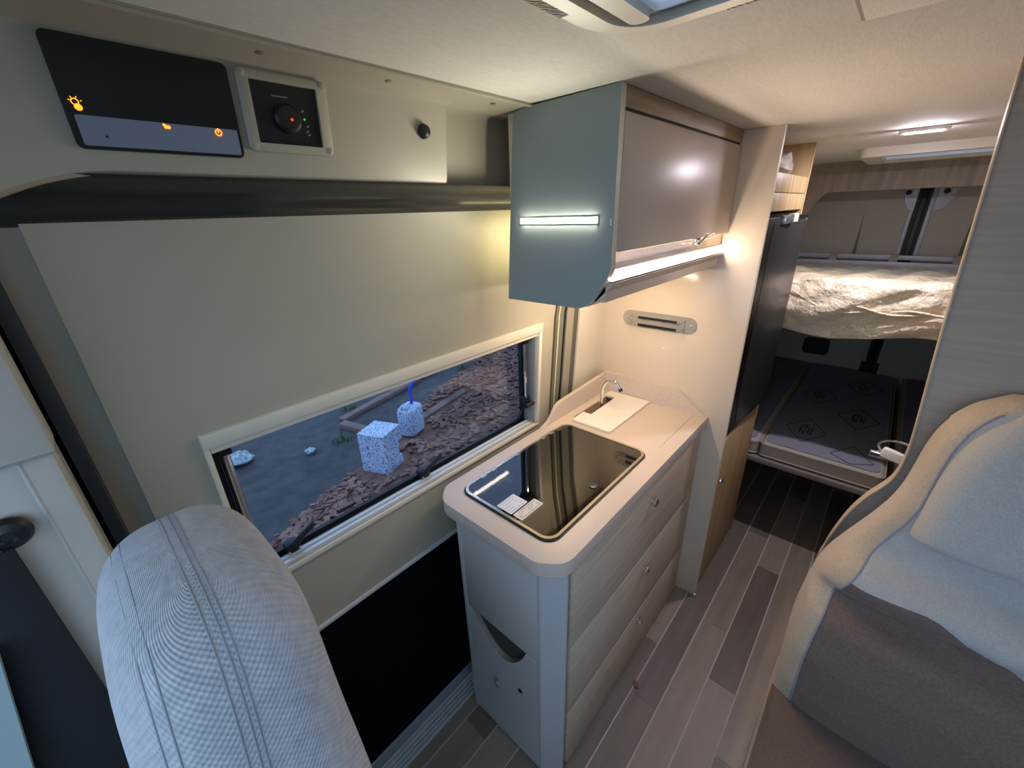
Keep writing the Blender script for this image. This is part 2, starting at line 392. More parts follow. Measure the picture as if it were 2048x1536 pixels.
leanbar(WX0, WX1, WZ0-0.012, WZ0-0.004, 0.0, 0.062, 0).make('bottom_ledge', mat('ledge_grey', '5d666d', 0.45), win)
B().ring(rrect(WX0-0.01, WX1+0.01, WZ0-0.02, WZ1+0.01, 0.05), rrect(WX0+0.022, WX1-0.022, WZ0+0.012, WZ1-0.02, 0.045), 'y', 0.932, 0.944).make('rubber_seal', M_black, win)
B().box(WX0-0.008, WX1+0.008, 0.9455, 0.9495, WZ0-0.018, WZ1+0.008).make('pane', G_win, win)
for (nm, y0, y1, z0, z1, x0, x1) in (('reveal', 0.895, 0.944, WZ1, WZ1+0.012, WX0-0.01, WX1+0.01),):
    B().box(x0, x1, y0, y1, z0, z1).make(nm, M_seal, win)
for x in (WX0-0.012, WX1+0.0): B().box(x, x+0.012, 0.893, 0.944, WZ0-0.02, WZ1+0.01).make('reveal', M_seal, win)
for sx, x in ((1, 0.124), (-1, 1.046)):
    st = B().box(x-0.008, x+0.008, 0.915, 0.932, 0.955, 1.262, 0.003).make('stay', M_black, win, label='black telescopic window stay')
    B().tube([(x+0.001*sx, 0.906, 1.225), (x, 0.904, 1.0)], 0.0065).make('tube', M_chrome, st)
    B().box(x-0.012, x+0.012, 0.895, 0.925, 1.222, 1.25, 0.005).make('end_cap', M_black, st)
    B().box(x-0.014, x+0.014, 0.893, 0.928, 0.975, 1.02, 0.006).make('catch', M_black, st)
    B().tube([(x-0.022*sx, 0.888, 0.99), (x+0.018*sx, 0.888, 0.99)], 0.009).make('catch_knob', M_black, st)
for lx in (0.578, 0.19):
    lt = B().box(lx-0.016, lx+0.016, 0.905, 0.935, 0.915, 0.940, 0.005).make('latch', M_black, win, label='black window latch with lever')
    B().tube([(lx, 0.905, 0.938), (lx+0.018, 0.896, 0.955), (lx+0.05, 0.886, 0.982)], 0.006, rs=[0.008, 0.007, 0.005]).make('lever', M_black, lt)
    for q in (-0.012, 0.012): B().lathe([(0.003, 0), (0.003, -0.003)], (lx+q, 0.905, 0.922), 'y', 10).make('screw', M_chrome, lt)

# ---- pillar strips right of the door
pil = root('wall_pillar', 'door pillar of upright cream seal and metal strips beside the kitchen', (1.3, 0.89, 0))
for (a, b_, d, m, nm) in ((1.135, 1.165, -0.006, M_wall, 'door_edge'), (1.168, 1.184, -0.012, mat('fluffy_seal', '6f6a55', 0.95, bump=0.9, bscale=(300,)*3, bdist=0.004), 'brush_seal'),
                   (1.186, 1.202, -0.004, M_frame, 'bead'), (1.204, 1.234, 0.0, mat('pillar_green', '6f7468', 0.5), 'metal_strip'), (1.234, 1.252, 0.004, M_black, 'gap'),
                   (1.252, 1.298, -0.002, mat('pillar_grey', '969384', 0.5), 'metal_strip'), (1.298, 1.335, 0.003, mat('pillar_dark', '5b5652', 0.5), 'metal_strip'), (1.335, 1.53, -0.004, M_frame, 'cover')):
    B().prism([(0.872+d, 0.0), (0.895+d, 0.9), (0.87+d, 1.3), (0.80+d, 1.72), (0.93, 1.72), (0.93, 0.0)], 'x', a, b_, bev=0.002).make(nm, m, pil)

# ---- header panel above the sliding door
hd = root('trim_header', 'beige moulded header panel above the sliding door', (0.3, 0.72, 1.7))
def zb(x): return 1.709 - 0.034*max(0.0, min(1.0, (0.10-x)/0.13))**2
def hdr_ring(x, face):
    z = zb(x)
    return [(x, 0.636, 1.862), (x, 0.637, 1.8545), (x, 0.650, 1.8535), (x, face-0.012, 1.851 if face > 0.74 else 1.849), (x, face-0.003, 1.846), (x, face, 1.838),
            (x, face+0.006, 1.79), (x, face+0.012, z+0.012), (x, face+0.015, z+0.004), (x, face+0.022, z), (x, face+0.035 if face < 0.74 else face+0.03, z), (x, 0.90, z), (x, 0.90, 1.862)]
xs = [-0.3, -0.15, -0.06, -0.03, -0.01, 0.01, 0.03, 0.05, 0.07, 0.09, 0.11, 0.3, 0.606]
rings = [hdr_ring(x, 0.72) for x in xs] + [hdr_ring(0.614, 0.722), hdr_ring(0.622, 0.735), hdr_ring(0.63, 0.757), hdr_ring(0.637, 0.77), hdr_ring(0.65, 0.775), hdr_ring(1.53, 0.775)]
B().loft(rings).make('header_panel', M_wall, hd, angle=28)
B().prism([(0.735, 1.7085), (0.757, 1.704), (0.777, 1.690), (0.790, 1.674), (0.797, 1.660), (0.82, 1.650), (0.86, 1.650), (0.86, 1.7085)], 'x', -0.3, 1.53).make('lower_strip', M_strip, hd, angle=60, label='glossy dark strip under the header')
B().tube([(-0.3, 0.640, 1.8535), (1.0, 0.640, 1.8535)], 0.003, 8).make('ceiling_bead', M_wall, hd)
for x in (0.27, 0.46, 0.70): B().lathe([(0.006, 0), (0.006, -0.002), (0.003, -0.0035)], (x, 0.676, 1.853), 'z', 12).make('screw', mat('screw_grey', '8a877c', 0.4), hd)

# ---- front pillar trims, gap
pt = root('trim_pillar', 'beige two-piece plastic cover of the front door pillar', (-0.12, 0.75, 1.0))
B().box(-0.30, -0.064, 0.742, 0.80, 1.385, 1.75, 0.008).make('upper_cover', mat('pillar_plastic', 'b3b3ac', 0.5), pt)
B().box(-0.30, -0.068, 0.752, 0.80, 0.4, 1.39, 0.008).make('lower_cover', MATS['pillar_plastic'], pt)
B().prism([(0.742, 1.388), (0.748, 1.382), (0.756, 1.384), (0.756, 1.395)], 'x', -0.30, -0.066).make('lip', MATS['pillar_plastic'], pt)
B().tube([(-0.100, 0.7525, 1.38), (-0.100, 0.7525, 0.6)], 0.0022, 8).make('ridge', MATS['pillar_plastic'], pt)
B().box(-0.066, -0.045, 0.80, 0.86, 0.0, 1.70).make('black_gap', M_black, pt)
B().box(-0.30, -0.06, 0.80, 0.9, 0.0, 1.9).make('inner_post', MATS['pillar_plastic'], pt)

# ---- bathroom partition
edge = [(-0.074, 1.857), (-0.081, 1.74), (-0.087, 1.64), (-0.101, 1.40), (-0.116, 1.20), (-0.120, 1.12), (-0.115, 1.06), (-0.100, 1.02), (-0.082, 0.985), (-0.062, 0.93), (-0.046, 0.86), (-0.036, 0.79), (-0.03, 0.68), (-0.03, 0.0)]
edge = [tuple(p) for p in catmull([(a, b, 0) for a, b in edge], 3)]
edge = [(p[0], p[1]) for p in edge]
bp = thing('bathroom_partition', 'grey oak partition panel with a curved edge behind the bench seat', 'partition', (1.18, -0.4, 0))
B().prism(edge + [(-0.92, 0.0), (-0.92, 1.857)], 'x', 1.165, 1.19).make('panel', M_part, bp, angle=40)
b = B(); bm = b.bm
for (p, q) in zip(edge, edge[1:]):
    pass
b.loft([[(1.163, y+0.0015, z), (1.192, y+0.0015, z), (1.192, y-0.001, z), (1.163, y-0.001, z)] for y, z in edge]).make('edge_band', mat('oak_edge', 'b7a58f', 0.5), bp)
B().box(1.19, 2.0, -0.92, -0.32, 0.0, 1.857).make('wall_bathroom', M_part, kind='structure', label='side wall of the bathroom compartment')

# ============================================================ OVERHEAD CABINET
CX0, CX1 = 0.775, 1.528
oc = thing('overhead_cabinet', 'overhead cupboard with slate end panel and glossy taupe flap door', 'cabinet', (1.15, 0.58, 1.445))
def fillet(pts, rads, n=6):
    out = []
    m = len(pts)
    for i, (p, r) in enumerate(zip(pts, rads)):
        if r == 0: out.append(p); continue
        a = Vector(pts[i-1]) - Vector(p); c = Vector(pts[(i+1) % m]) - Vector(p); p = Vector(p)
        a.normalize(); c.normalize()
        s0 = p + a*r; s1 = p + c*r
        for k in range(n+1):
            t = k/n; out.append(tuple((1-t)**2*s0 + 2*t*(1-t)*p + t*t*s1))
    return out
prof = fillet([(0.433, 1.856), (0.433, 1.527), (0.489, 1.4455), (0.722, 1.4455), (0.690, 1.848), (0.66, 1.853)], [0, 0.018, 0.03, 0, 0, 0])
B().prism(prof, 'x', CX0, CX0+0.017, bev=0.0012).make('end_panel', M_blue, oc, angle=25)
# edge band on the front edge of the end panel
eb = [p for p in prof if p[0] < 0.56][:14]
B().loft([[(CX0+0.0008, y-0.0009, z-0.0002), (CX0+0.018, y-0.0009, z-0.0002), (CX0+0.018, y+0.002, z+0.002), (CX0+0.0008, y+0.002, z+0.002)] for y, z in eb]).make('edge_band', M_edge, oc)
B().box(CX0+0.017, CX1, 0.452, 0.72, 1.462, 1.852).make('carcass', M_cream, oc)
B().box(CX0+0.017, CX1, 0.434, 0.455, 1.8215, 1.856, 0.0015).make('top_rail', M_oak, oc)
B().box(CX0+0.018, CX1, 0.440, 0.455, 1.812, 1.823).make('shadow_gap', mat('gap_brown', '3a2d27', 0.7), oc)
flap = B().box(CX0+0.020, CX1-0.008, 0.430, 0.449, 1.567, 1.815, 0.002).make('flap_door', M_taupe, oc)
hc = 1.262
h_ = B().box(hc-0.045, hc-0.005, 0.421, 0.432, 1.560, 1.570, 0.003).make('handle', M_chrome, flap, label='bent chrome handle')
B().tube([(hc-0.018, 0.424, 1.5535), (hc-0.005, 0.418, 1.562), (hc+0.02, 0.416, 1.573), (hc+0.06, 0.418, 1.575), (hc+0.10, 0.422, 1.573)], 0.0028, 8).make('handle_wire', M_chrome, h_)
B().tube([(hc-0.012, 0.424, 1.562), (hc+0.06, 0.422, 1.566), (hc+0.105, 0.422, 1.567)], 0.0022, 8).make('handle_wire', M_chrome, h_)
B().lathe([(0.0, 0), (0.008, 0.002), (0.011, 0.006), (0.011, 0.008)], (hc-0.025, 0.426, 1.549), 'z', 16).make('handle_cup', M_chrome, h_)
B().box(CX0+0.018, CX1, 0.450, 0.4535, 1.530, 1.568).make('niche_back', M_cream, oc)
B().box(CX0+0.022, 1.26, 0.4478, 0.4505, 1.531, 1.566).make('film_strip', M_film, oc, label='pale protective film under the flap')
B().prism([(0.444, 1.5315), (0.444, 1.507), (0.452, 1.507), (0.452, 1.5315)], 'x', CX0+0.017, CX1).make('light_rail', M_taupe, oc)
B().prism(fillet([(0.432, 1.505), (0.489, 1.4465), (0.52, 1.4465), (0.52, 1.505)], [0.008, 0.02, 0, 0]), 'x', CX0+0.017, CX1).make('fascia', M_taupe, oc, angle=50)
B().box(CX0+0.017, CX1, 0.50, 0.722, 1.4475, 1.463).make('bottom_panel', M_taupe, oc)
B().box(CX0-0.002, CX0+0.0005, 0.4355, 0.4385, 1.62, 1.632).make('hinge_cap', M_white, oc)
# light strips
ls = thing('light_strip', 'long warm white LED strip along the bottom front of the overhead cupboard', 'light', (1.15, 0.43, 1.505), 'LED lights of the overhead cupboard')
B().box(CX0+0.018, CX1-0.001, 0.440, 0.4445, 1.509, 1.521, 0.001).make('diffuser', M_led_w, ls)
B().box(CX0+0.018, CX1-0.001, 0.437, 0.446, 1.5065, 1.5085).make('profile', M_alu, ls)
ls2 = thing('light_strip', 'short horizontal white LED bar on the slate end of the overhead cupboard', 'light', (0.775, 0.57, 1.62), 'LED lights of the overhead cupboard')
B().box(CX0-0.0035, CX0-0.0002, 0.470, 0.672, 1.6262, 1.6352, 0.0015).make('diffuser', M_led_e, ls2)
B().box(CX0-0.0015, CX0+0.0002, 0.467, 0.675, 1.624, 1.6375).make('profile', M_edge, ls2)
ls4 = thing('light_strip', 'yellowish LED strip behind the overhead cupboard glowing on the sliding door', 'light', (1.1, 0.73, 1.56), 'LED lights of the overhead cupboard')
B().box(0.80, 1.10, 0.7225, 0.7255, 1.560, 1.572, 0.001).make('diffuser', mat('led_back', 'fff6d8', 0.5, emit='fff0b8', estr=22.0), ls4)
B().box(0.797, 1.103, 0.7202, 0.7225, 1.557, 1.575).make('profile', M_alu, ls4)
ls3 = thing('light_strip', 'warm LED strip under the overhead cupboard lighting the worktop', 'light', (1.1, 0.62, 1.44), 'LED lights of the overhead cupboard')
B().box(0.95, 1.38, 0.615, 0.627, 1.4405, 1.4440, 0.001).make('diffuser', M_led_u, ls3)
B().box(0.945, 1.385, 0.612, 0.630, 1.4440, 1.4473).make('profile', M_alu, ls3)

# ============================================================ TALL CABINET + FRIDGE
tcab = thing('fridge_cabinet', 'tall cream sided fridge cabinet with oak fronts and open top shelf', 'cabinet', (1.8, 0.6, 0))
B().box(1.53, 1.549, 0.327, 0.905, 0.0, 1.857, 0.0015).make('side_panel', M_cream, tcab, label='tall cream panel beside the worktop')
B().box(1.531, 1.548, 0.3255, 0.3275, 0.0, 1.857).make('edge_band', M_edge, tcab)
B().box(1.526, 1.552, 0.322, 0.37, 0.0, 0.012, 0.002).make('foot', M_alu, tcab)
ld = B().box(1.551, 2.08, 0.331, 0.348, 0.03, 0.80, 0.0015).make('lower_door', M_oakv, tcab)
B().lathe([(0.009, 0), (0.009, -0.004), (0.013, -0.010), (0.012, -0.016), (0.004, -0.019)], (1.568, 0.331, 0.62), 'y', 20).make('knob', M_chrome, ld)
B().box(2.083, 2.10, 0.33, 0.9, 0.0, 1.857, 0.001).make('end_panel', M_oakv, tcab)
B().box(1.55, 2.083, 0.34, 0.9, 0.8, 0.808).make('fridge_shelf', M_oakv, tcab)
B().box(1.55, 2.083, 0.35, 0.9, 0.0, 0.03).make('plinth', M_gap, tcab)
B().box(1.551, 2.082, 0.332, 0.350, 1.683, 1.737, 0.001).make('upper_front', M_oakv, tcab)
B().box(1.551, 2.082, 0.332, 0.350, 1.626, 1.681, 0.001).make('lower_front', M_oakv, tcab)
B().box(1.551, 2.082, 0.335, 0.9, 1.728, 1.739).make('shelf_board', M_oakv, tcab)
B().box(1.551, 2.082, 0.88, 0.9, 0.8, 1.857).make('back_panel', M_oak, tcab)
fr = thing('fridge', 'black slimline fridge with its door slightly ajar', 'fridge', (1.82, 0.6, 0.81))
B().box(1.556, 2.078, 0.362, 0.86, 0.812, 1.618, 0.004).make('body', M_fridge, fr)
d0 = Vector((1.562, 0.333, 0)); d1 = Vector((2.062, 0.302, 0)); dd = (d1-d0).normalized(); dn = Vector((-dd.y, dd.x, 0))
mid = (d0+d1)/2 + dn*0.013 + Vector((0, 0, 1.213)); hl = (d1-d0).length/2
fdoor = B().obox(mid, dd, dn, (0, 0, 1), hl, 0.013, 0.395, 0.004).make('door', M_fridge, fr)
B().obox(mid - dn*0.0135 + dd*0.035, dd, dn, (0, 0, 1), hl-0.045, 0.0015, 0.378, 0.001).make('door_panel', M_fridgep, fdoor)
lt = B().obox(d0 + dd*0.20 - dn*0.006 + Vector((0, 0, 1.598)), dd, dn, (0, 0, 1), 0.045, 0.008, 0.013, 0.003).make('latch', M_alu, fdoor, label='silver latch at the top')
B().obox(d0 + dd*0.245 - dn*0.012 + Vector((0, 0, 1.602)), dd, dn, (0, 0, 1), 0.03, 0.010, 0.014, 0.003).make('latch_cover', M_white, lt)
B().lathe([(0.006, 0), (0.006, -0.004)], tuple(d0 + dd*0.475 - dn*0.001 + Vector((0, 0, 1.590))), 'y', 12).make('lock_dot', M_alu, fdoor)
# bag on the shelf
b = B(); rings = []
for i in range(9):
    t = i/8; rings.append([])
    for k in range(14):
        a = 2*math.pi*k/14; r = (0.05*math.sin(math.pi*(0.12+0.8*t)))*(0.8+0.45*random.random())
        rings[-1].append((1.72 + 0.20*t, 0.385 + r*math.cos(a)*0.8, max(1.7395, 1.772 + r*math.sin(a)*0.8)))
b.loft(rings).make('plastic_bag', mat('bag_film', 'c9c4bc', 0.12, spec=1.0), label='crumpled clear plastic bag on the shelf over the fridge', category='bag', angle=10)

# chrome wire holder on the tall panel
vh = thing('wire_holder', 'oval chrome wall holder with two wire rails on the tall cream panel', 'holder', (1.53, 0.635, 1.24))
B().prism(rrect(0.487, 0.782, 1.211, 1.273, 0.0305, 10), 'x', 1.5265, 1.5298, bev=0.0008).make('back_plate', mat('brushed_plate', 'd8d2c6', 0.28, metal=0.7), vh)
for z in (1.258, 1.228):
    B().box(1.5245, 1.5268, 0.56, 0.715, z-0.016, z-0.005).make('slot', mat('slot_dark', '3b3a3b', 0.3, metal=0.6), vh)
    B().tube([(1.527, 0.738, z), (1.504, 0.742, z-0.008), (1.500, 0.735, z-0.010), (1.500, 0.545, z-0.010), (1.504, 0.538, z-0.008), (1.527, 0.530, z+0.002)], 0.0023, 8).make('wire_rail', M_chrome, vh)
for y in (0.508, 0.762): B().lathe([(0.0045, 0), (0.0045, -0.001), (0.002, -0.002)], (1.5265, y, 1.242), 'x', 12).make('screw', M_chrome, vh)
B().lathe([(0.003, 0), (0.003, -0.001), (0.001, -0.0015)], (1.53, 0.60, 1.14), 'x', 12).make('screw_cap', M_white, tcab)

# ============================================================ KITCHEN UNIT
ku = thing('kitchen_unit', 'narrow kitchen base unit with three drawers and grey end flap', 'cabinet', (1.05, 0.62, 0))
M_unit = mat('unit_grey', 'c2c3c2', 0.42)
B().prism([(0.585, 0.752), (0.585, 0.47), (0.622, 0.424), (1.528, 0.424), (1.528, 0.85), (0.66, 0.85), (0.66, 0.752)], 'z', 0.0, 0.843).make('carcass', M_unit, ku)
B().box(0.560, 0.588, 0.742, 0.757, 0.0, 0.857, 0.001).make('side_edge', M_unit, ku)
B().box(0.561, 0.577, 0.462, 0.741, 0.523, 0.857, 0.001).make('upper_end_panel', M_unit, ku)
# flap with scooped finger grip
n = 16; sc = []
for i in range(n+1):
    t = i/n; y = 0.725 - t*(0.725-0.505); sc.append((y, 0.5185 - 0.112*math.sin(math.pi*t)**0.75*(0.72+0.56*t*(1.2-0.55*t))))
flp = [(0.741, 0.02), (0.741, 0.5185)] + sc + [(0.462, 0.5185), (0.462, 0.02)]
ef = B().prism(flp, 'x', 0.561, 0.577).make('end_flap', M_unit, ku, angle=40, label='grey tilt-out flap with a scooped finger grip')
B().loft([[(0.5602, y, z), (0.5775, y, z), (0.5775, y, z-0.005), (0.5602, y, z-0.005)] for y, z in [(0.741, 0.519)] + sc + [(0.466, 0.519)]]).make('grip_edge', M_edge, ef)
B().box(0.5775, 0.584, 0.47, 0.735, 0.38, 0.523).make('pocket', mat('pocket_brown', '4a463e', 0.8), ku)
B().lathe([(0.007, 0), (0.007, -0.004), (0.012, -0.008), (0.012, -0.014), (0.004, -0.017)], (0.561, 0.622, 0.275), 'x', 20).make('knob', M_chrome, ef)
B().lathe([(0.008, 0), (0.008, -0.002), (0.005, -0.003)], (0.561, 0.531, 0.329), 'x', 20).make('hole_plug', M_black, ef)
B().prism([(0.561, 0.461), (0.561, 0.453), (0.604, 0.404), (0.612, 0.404), (0.612, 0.43), (0.58, 0.461)], 'z', 0.0, 0.857, bev=0.001).make('corner_post', mat('post_grey', 'babec1', 0.42), ku)
B().box(0.612, 0.634, 0.416, 0.43, 0.0, 0.857).make('shadow_gap', M_gap, ku)
for (z0, z1, kz) in ((0.557, 0.848, 0.773), (0.272, 0.553, 0.479), (0.012, 0.268, 0.222)):
    dr = B().box(0.631, 1.492, 0.4045, 0.4235, z0, z1, 0.001).make('drawer_front', M_front, ku)
    B().box(0.632, 1.491, 0.4042, 0.4215, z1-0.0005, z1+0.0022).make('edge_band', M_edge, dr)
    B().lathe([(0.006, 0), (0.006, -0.006), (0.0145, -0.011), (0.0145, -0.017), (0.004, -0.021)], (1.083, 0.4045, kz), 'y', 20).make('knob', M_chrome, dr)
B().box(1.493, 1.528, 0.412, 0.424, 0.0, 0.857).make('filler', M_unit, ku)

# ---- worktop
wt = thing('worktop', 'speckled beige worktop with upstand over the kitchen unit', 'worktop', (1.05, 0.62, 0.858))
out = fillet([(0.548, 0.455), (0.549, 0.800), (0.600, 0.846), (1.529, 0.846), (1.529, 0.3965), (0.592, 0.3965)], [0.02, 0.03, 0.02, 0, 0, 0.03])
SX0, SX1, SY0, SY1 = 1.205, 1.495, 0.635, 0.802
B().prism(out, 'z', 0.857, 0.900, holes=[rrect(SX0, SX1, SY0, SY1, 0.012, 3)], bev=0.004).make('slab', M_top, wt, angle=30)
up = fillet([(1.06, 0.899), (1.105, 0.912), (1.155, 0.968), (1.53, 0.988), (1.53, 0.899)], [0, 0.02, 0.025, 0, 0])
B().prism(up, 'y', 0.834, 0.850, bev=0.0015).make('rear_upstand', M_top, wt, angle=30)
up2 = fillet([(0.399, 0.900), (0.415, 0.912), (0.520, 0.990), (0.85, 0.988), (0.85, 0.899)], [0, 0.0, 0.02, 0, 0])
B().prism(up2, 'x', 1.513, 1.5295, bev=0.0015).make('side_upstand', M_top, wt, angle=30)
B().box(1.20, 1.512, 0.4465, 0.4478, 0.8995, 0.9004).make('joint_line', mat('joint', '9c8878', 0.7), wt)
# sink basin
sk = thing('sink', 'recessed beige sink basin under the white board', 'sink', (1.35, 0.72, 0.84))
B().prism(rrect(SX0-0.012, SX1+0.012, SY0-0.012, SY1+0.012, 0.02), 'z', 0.845, 0.857).make('basin_floor', mat('basin', 'b59e8b', 0.45), sk)
B().prism(rrect(SX0+0.0005, SX1-0.0005, SY0+0.0005, SY1-0.0005, 0.0115, 3), 'z', 0.857, 0.8985, holes=[rrect(SX0+0.003, SX1-0.003, SY0+0.003, SY1-0.003, 0.010, 3)]).make('basin_rim', MATS['basin'], sk)
# cutting board with notch
nb = [(1.178, 0.622), (1.510, 0.622), (1.506, 0.806), (1.455, 0.802), (1.455, 0.754), (1.258, 0.750), (1.258, 0.786), (1.176, 0.783)]
nb = fillet(nb, [0.012, 0.012, 0.008, 0.004, 0.006, 0.006, 0.004, 0.008], 4)
B().prism(nb, 'z', 0.9005, 0.909, bev=0.0015).make('cutting_board', mat('board_white', 'e9e3da', 0.45), label='white notched cutting board covering the sink', category='cutting board', angle=30)
# tap
tp = thing('tap', 'slim curved chrome tap over the sink', 'tap', (1.36, 0.77, 0.857))
path = catmull([(1.36, 0.770, 0.857), (1.36, 0.766, 0.93), (1.36, 0.761, 0.985), (1.36, 0.745, 1.015), (1.36, 0.724, 1.0255), (1.36, 0.701, 1.017), (1.36, 0.684, 0.996)], 6)
B().tube(path, 0.0065, 14).make('spout', M_chrome, tp, angle=60)
B().tube([(1.36, 0.687, 1.0), (1.36, 0.681, 0.990)], 0.0078, 14).make('nozzle', mat('tap_tip', '4a4a4c', 0.2, metal=0.8), tp)
B().lathe([(0.016, 0), (0.016, 0.006), (0.012, 0.014), (0.009, 0.03)], (1.36, 0.77, 0.857), 'z', 20).make('base', M_chrome, tp)

# ---- hob with glass lid
hb = thing('hob', 'smoked glass hob lid with metal rim set into the worktop', 'hob', (0.88, 0.63, 0.9))
hx0, hx1, hy0, hy1 = 0.614, 1.142, 0.460, 0.792
B().prism(rrect(hx0-0.004, hx1+0.004, hy0-0.004, hy1+0.004, 0.040, 8), 'z', 0.9002, 0.9025).make('gasket', M_black, hb)
B().ring(rrect(hx0, hx1, hy0, hy1, 0.038, 8), rrect(hx0+0.008, hx1-0.008, hy0+0.008, hy1-0.008, 0.031, 8), 'z', 0.9015, 0.9075).make('rim', M_gold, hb)
B().prism(rrect(hx0+0.009, hx1-0.009, hy0+0.009, hy1-0.009, 0.030, 8), 'z', 0.9025, 0.9062).make('glass_lid', M_hob, hb, smooth=False)
for x in (0.70, 0.745, 0.86, 1.0, 1.045): B().box(x-0.010, x+0.010, hy1-0.014, hy1+0.002, 0.9062, 0.909, 0.001).make('hinge_tab', M_alu, hb)
B().lathe([(0.012, 0), (0.012, 0.003), (0.0085, 0.004), (0.007, 0.001), (0.001, 0.001)], (0.873, 0.503, 0.9062), 'z', 24).make('lid_bumper', mat('bumper', '5c5c5e', 0.3, metal=0.5), hb)
for nm, (x0, x1, y0, y1), m_, lab, rows in (('label_sticker', (0.629, 0.697, 0.603, 0.658), M_paper, 'square pale blue label stuck on the hob lid', 5), ('label_sticker', (0.630, 0.720, 0.566, 0.599), M_paperw, 'narrow cream label with printed lines on the hob lid', 4)):
    st = thing(nm, lab, 'label', ((x0+x1)/2, (y0+y1)/2, 0.9062))
    B().prism(rrect(x0, x1, y0, y1, 0.003, 3), 'z', 0.90625, 0.9066).make('paper', m_, st)
    for r in range(rows):
        yy = y0 + 0.006 + (y1-y0-0.012)*r/(rows-1); xx = x0+0.006
        while xx < x1-0.010:
            w = random.uniform(0.005, 0.014)
            if random.random() < 0.85: B().box(xx, min(xx+w, x1-0.005), yy-0.0011, yy+0.0011, 0.9066, 0.90668).make('print', M_ink if rows == 4 else mat('ink_pale', 'a9adb6', 0.6), st, smooth=False)
            xx += w + 0.003

# ============================================================ HEADER FITTINGS
def hy(z): return 0.720 + (1.838 - z)*0.108   # header face depth at height z
def plate(x0, x1, z0, z1, r, p0, p1):
    b = B(); pts = rrect(x0, x1, z0, z1, r, 5)
    return b.loft([[(x, hy(z)-p, z) for x, z in pts] for p in (p0, p1)])
cp = thing('control_panel', 'wide black control panel with orange icons and pale blue film strip', 'control panel', (0.15, 0.72, 1.735))
plate(0.066, 0.238, 1.734, 1.842, 0.007, -0.002, 0.005).make('fascia', M_panel, cp)
plate(0.0725, 0.2345, 1.7375, 1.7675, 0.002, 0.005, 0.0056).make('film', M_lcd, cp, label='pale blue film strip')
def icon_ring(cx, cz, r, w, m, par, nm, p=0.0062):
    b = B(); pts = [(cx + r*math.cos(2*math.pi*k/20), hy(cz)-p, cz + r*math.sin(2*math.pi*k/20)) for k in range(20)]
    return b.tube(pts, w, 6, closed=True).make(nm, m, par)
pw = icon_ring(0.2115, 1.7625, 0.0036, 0.0007, M_org, cp, 'power_icon')
B().tube([(0.2115, hy(1.763)-0.0064, 1.762), (0.2115, hy(1.766)-0.0064, 1.7675)], 0.0006, 6).make('bar', M_org, pw)
bi = B().lathe([(0.001, 0), (0.0035, -0.0003), (0.0035, -0.0009), (0.001, -0.0012)], (0.0785, hy(1.776)-0.0052, 1.7745), 'y', 16).make('lamp_icon', M_org, cp)
icon_ring(0.0770, 1.7795, 0.0030, 0.0006, M_org, bi, 'bulb')
for a in (20, 70, 120, 160): B().tube([(0.0775+0.0045*math.cos(math.radians(a)), hy(1.78)-0.0062, 1.779+0.0045*math.sin(math.radians(a))), (0.0775+0.006*math.cos(math.radians(a)), hy(1.78)-0.0062, 1.779+0.006*math.sin(math.radians(a)))], 0.0005, 6).make('ray', M_org, bi)
ti = plate(0.1525, 0.1590, 1.7615, 1.7650, 0.0012, 0.0056, 0.0064).make('tank_icon', M_org, cp)
plate(0.1515, 0.1545, 1.7645, 1.7665, 0.0008, 0.0056, 0.0064).make('tank_top', M_org, ti)
B().lathe([(0.0013, 0), (0.0013, -0.0008)], (0.0945, hy(1.7475)-0.0055, 1.7475), 'y', 12).make('dot', M_panel, cp)
hc_ = thing('heater_control', 'small square black heater dial in a beige surround beside the control panel', 'control panel', (0.31, 0.72, 1.75))
b = B(); o_, i_ = rrect(0.247, 0.371, 1.744, 1.842, 0.008, 5), rrect(0.2615, 0.3545, 1.755, 1.831, 0.002, 5)
L4 = lambda pts, p: [(x, hy(z)-p, z) for x, z in pts]
b.loft([L4(o_, -0.002), L4(o_, 0.006), L4(rrect(0.250, 0.368, 1.747, 1.839, 0.006, 5), 0.008), L4(i_, 0.008), L4(i_, 0.001)], caps=False).make('surround', M_wall, hc_)
plate(0.2605, 0.3555, 1.754, 1.832, 0.002, -0.001, 0.003).make('face', mat('dial_face', '10131a', 0.35), hc_)
dl = B().lathe([(0.019, 0.002), (0.019, -0.006), (0.015, -0.010), (0.001, -0.0105)], (0.3065, hy(1.790)-0.002, 1.789), 'y', 28).make('dial', M_black, hc_)
B().lathe([(0.002, 0), (0.0018, -0.0012)], (0.3095, hy(1.79)-0.0125, 1.787), 'y', 10).make('red_light', M_red, dl)
B().lathe([(0.0012, 0), (0.0012, -0.0012)], (0.298, hy(1.783)-0.011, 1.781), 'y', 10).make('pointer', M_icow, dl)
B().lathe([(0.0018, 0), (0.0016, -0.001)], (0.3325, hy(1.79)-0.003, 1.791), 'y', 10).make('green_light', M_grn, hc_)
for (x, z) in ((0.331, 1.801), (0.336, 1.782), (0.334, 1.775), (0.3365, 1.771)): B().obox((x, hy(z)-0.0034, z), (1, 0, 0.6), (0, 1, 0), (-0.6, 0, 1), 0.0022, 0.0005, 0.0011).make('mark', mat('mark_grey', '80858a', 0.5), hc_)
B().box(0.290, 0.312, hy(1.816)-0.0036, hy(1.816)-0.0028, 1.8145, 1.8165).make('caption_strip', mat('mark_dim', '6d6f70', 0.5), hc_)
for (x, z) in ((0.254, 1.836), (0.2545, 1.750), (0.364, 1.837), (0.3645, 1.751)): B().lathe([(0.005, 0), (0.005, -0.001), (0.003, -0.002)], (x, hy(z)-0.0075, z), 'y', 14).make('screw_cover', M_wall, hc_)
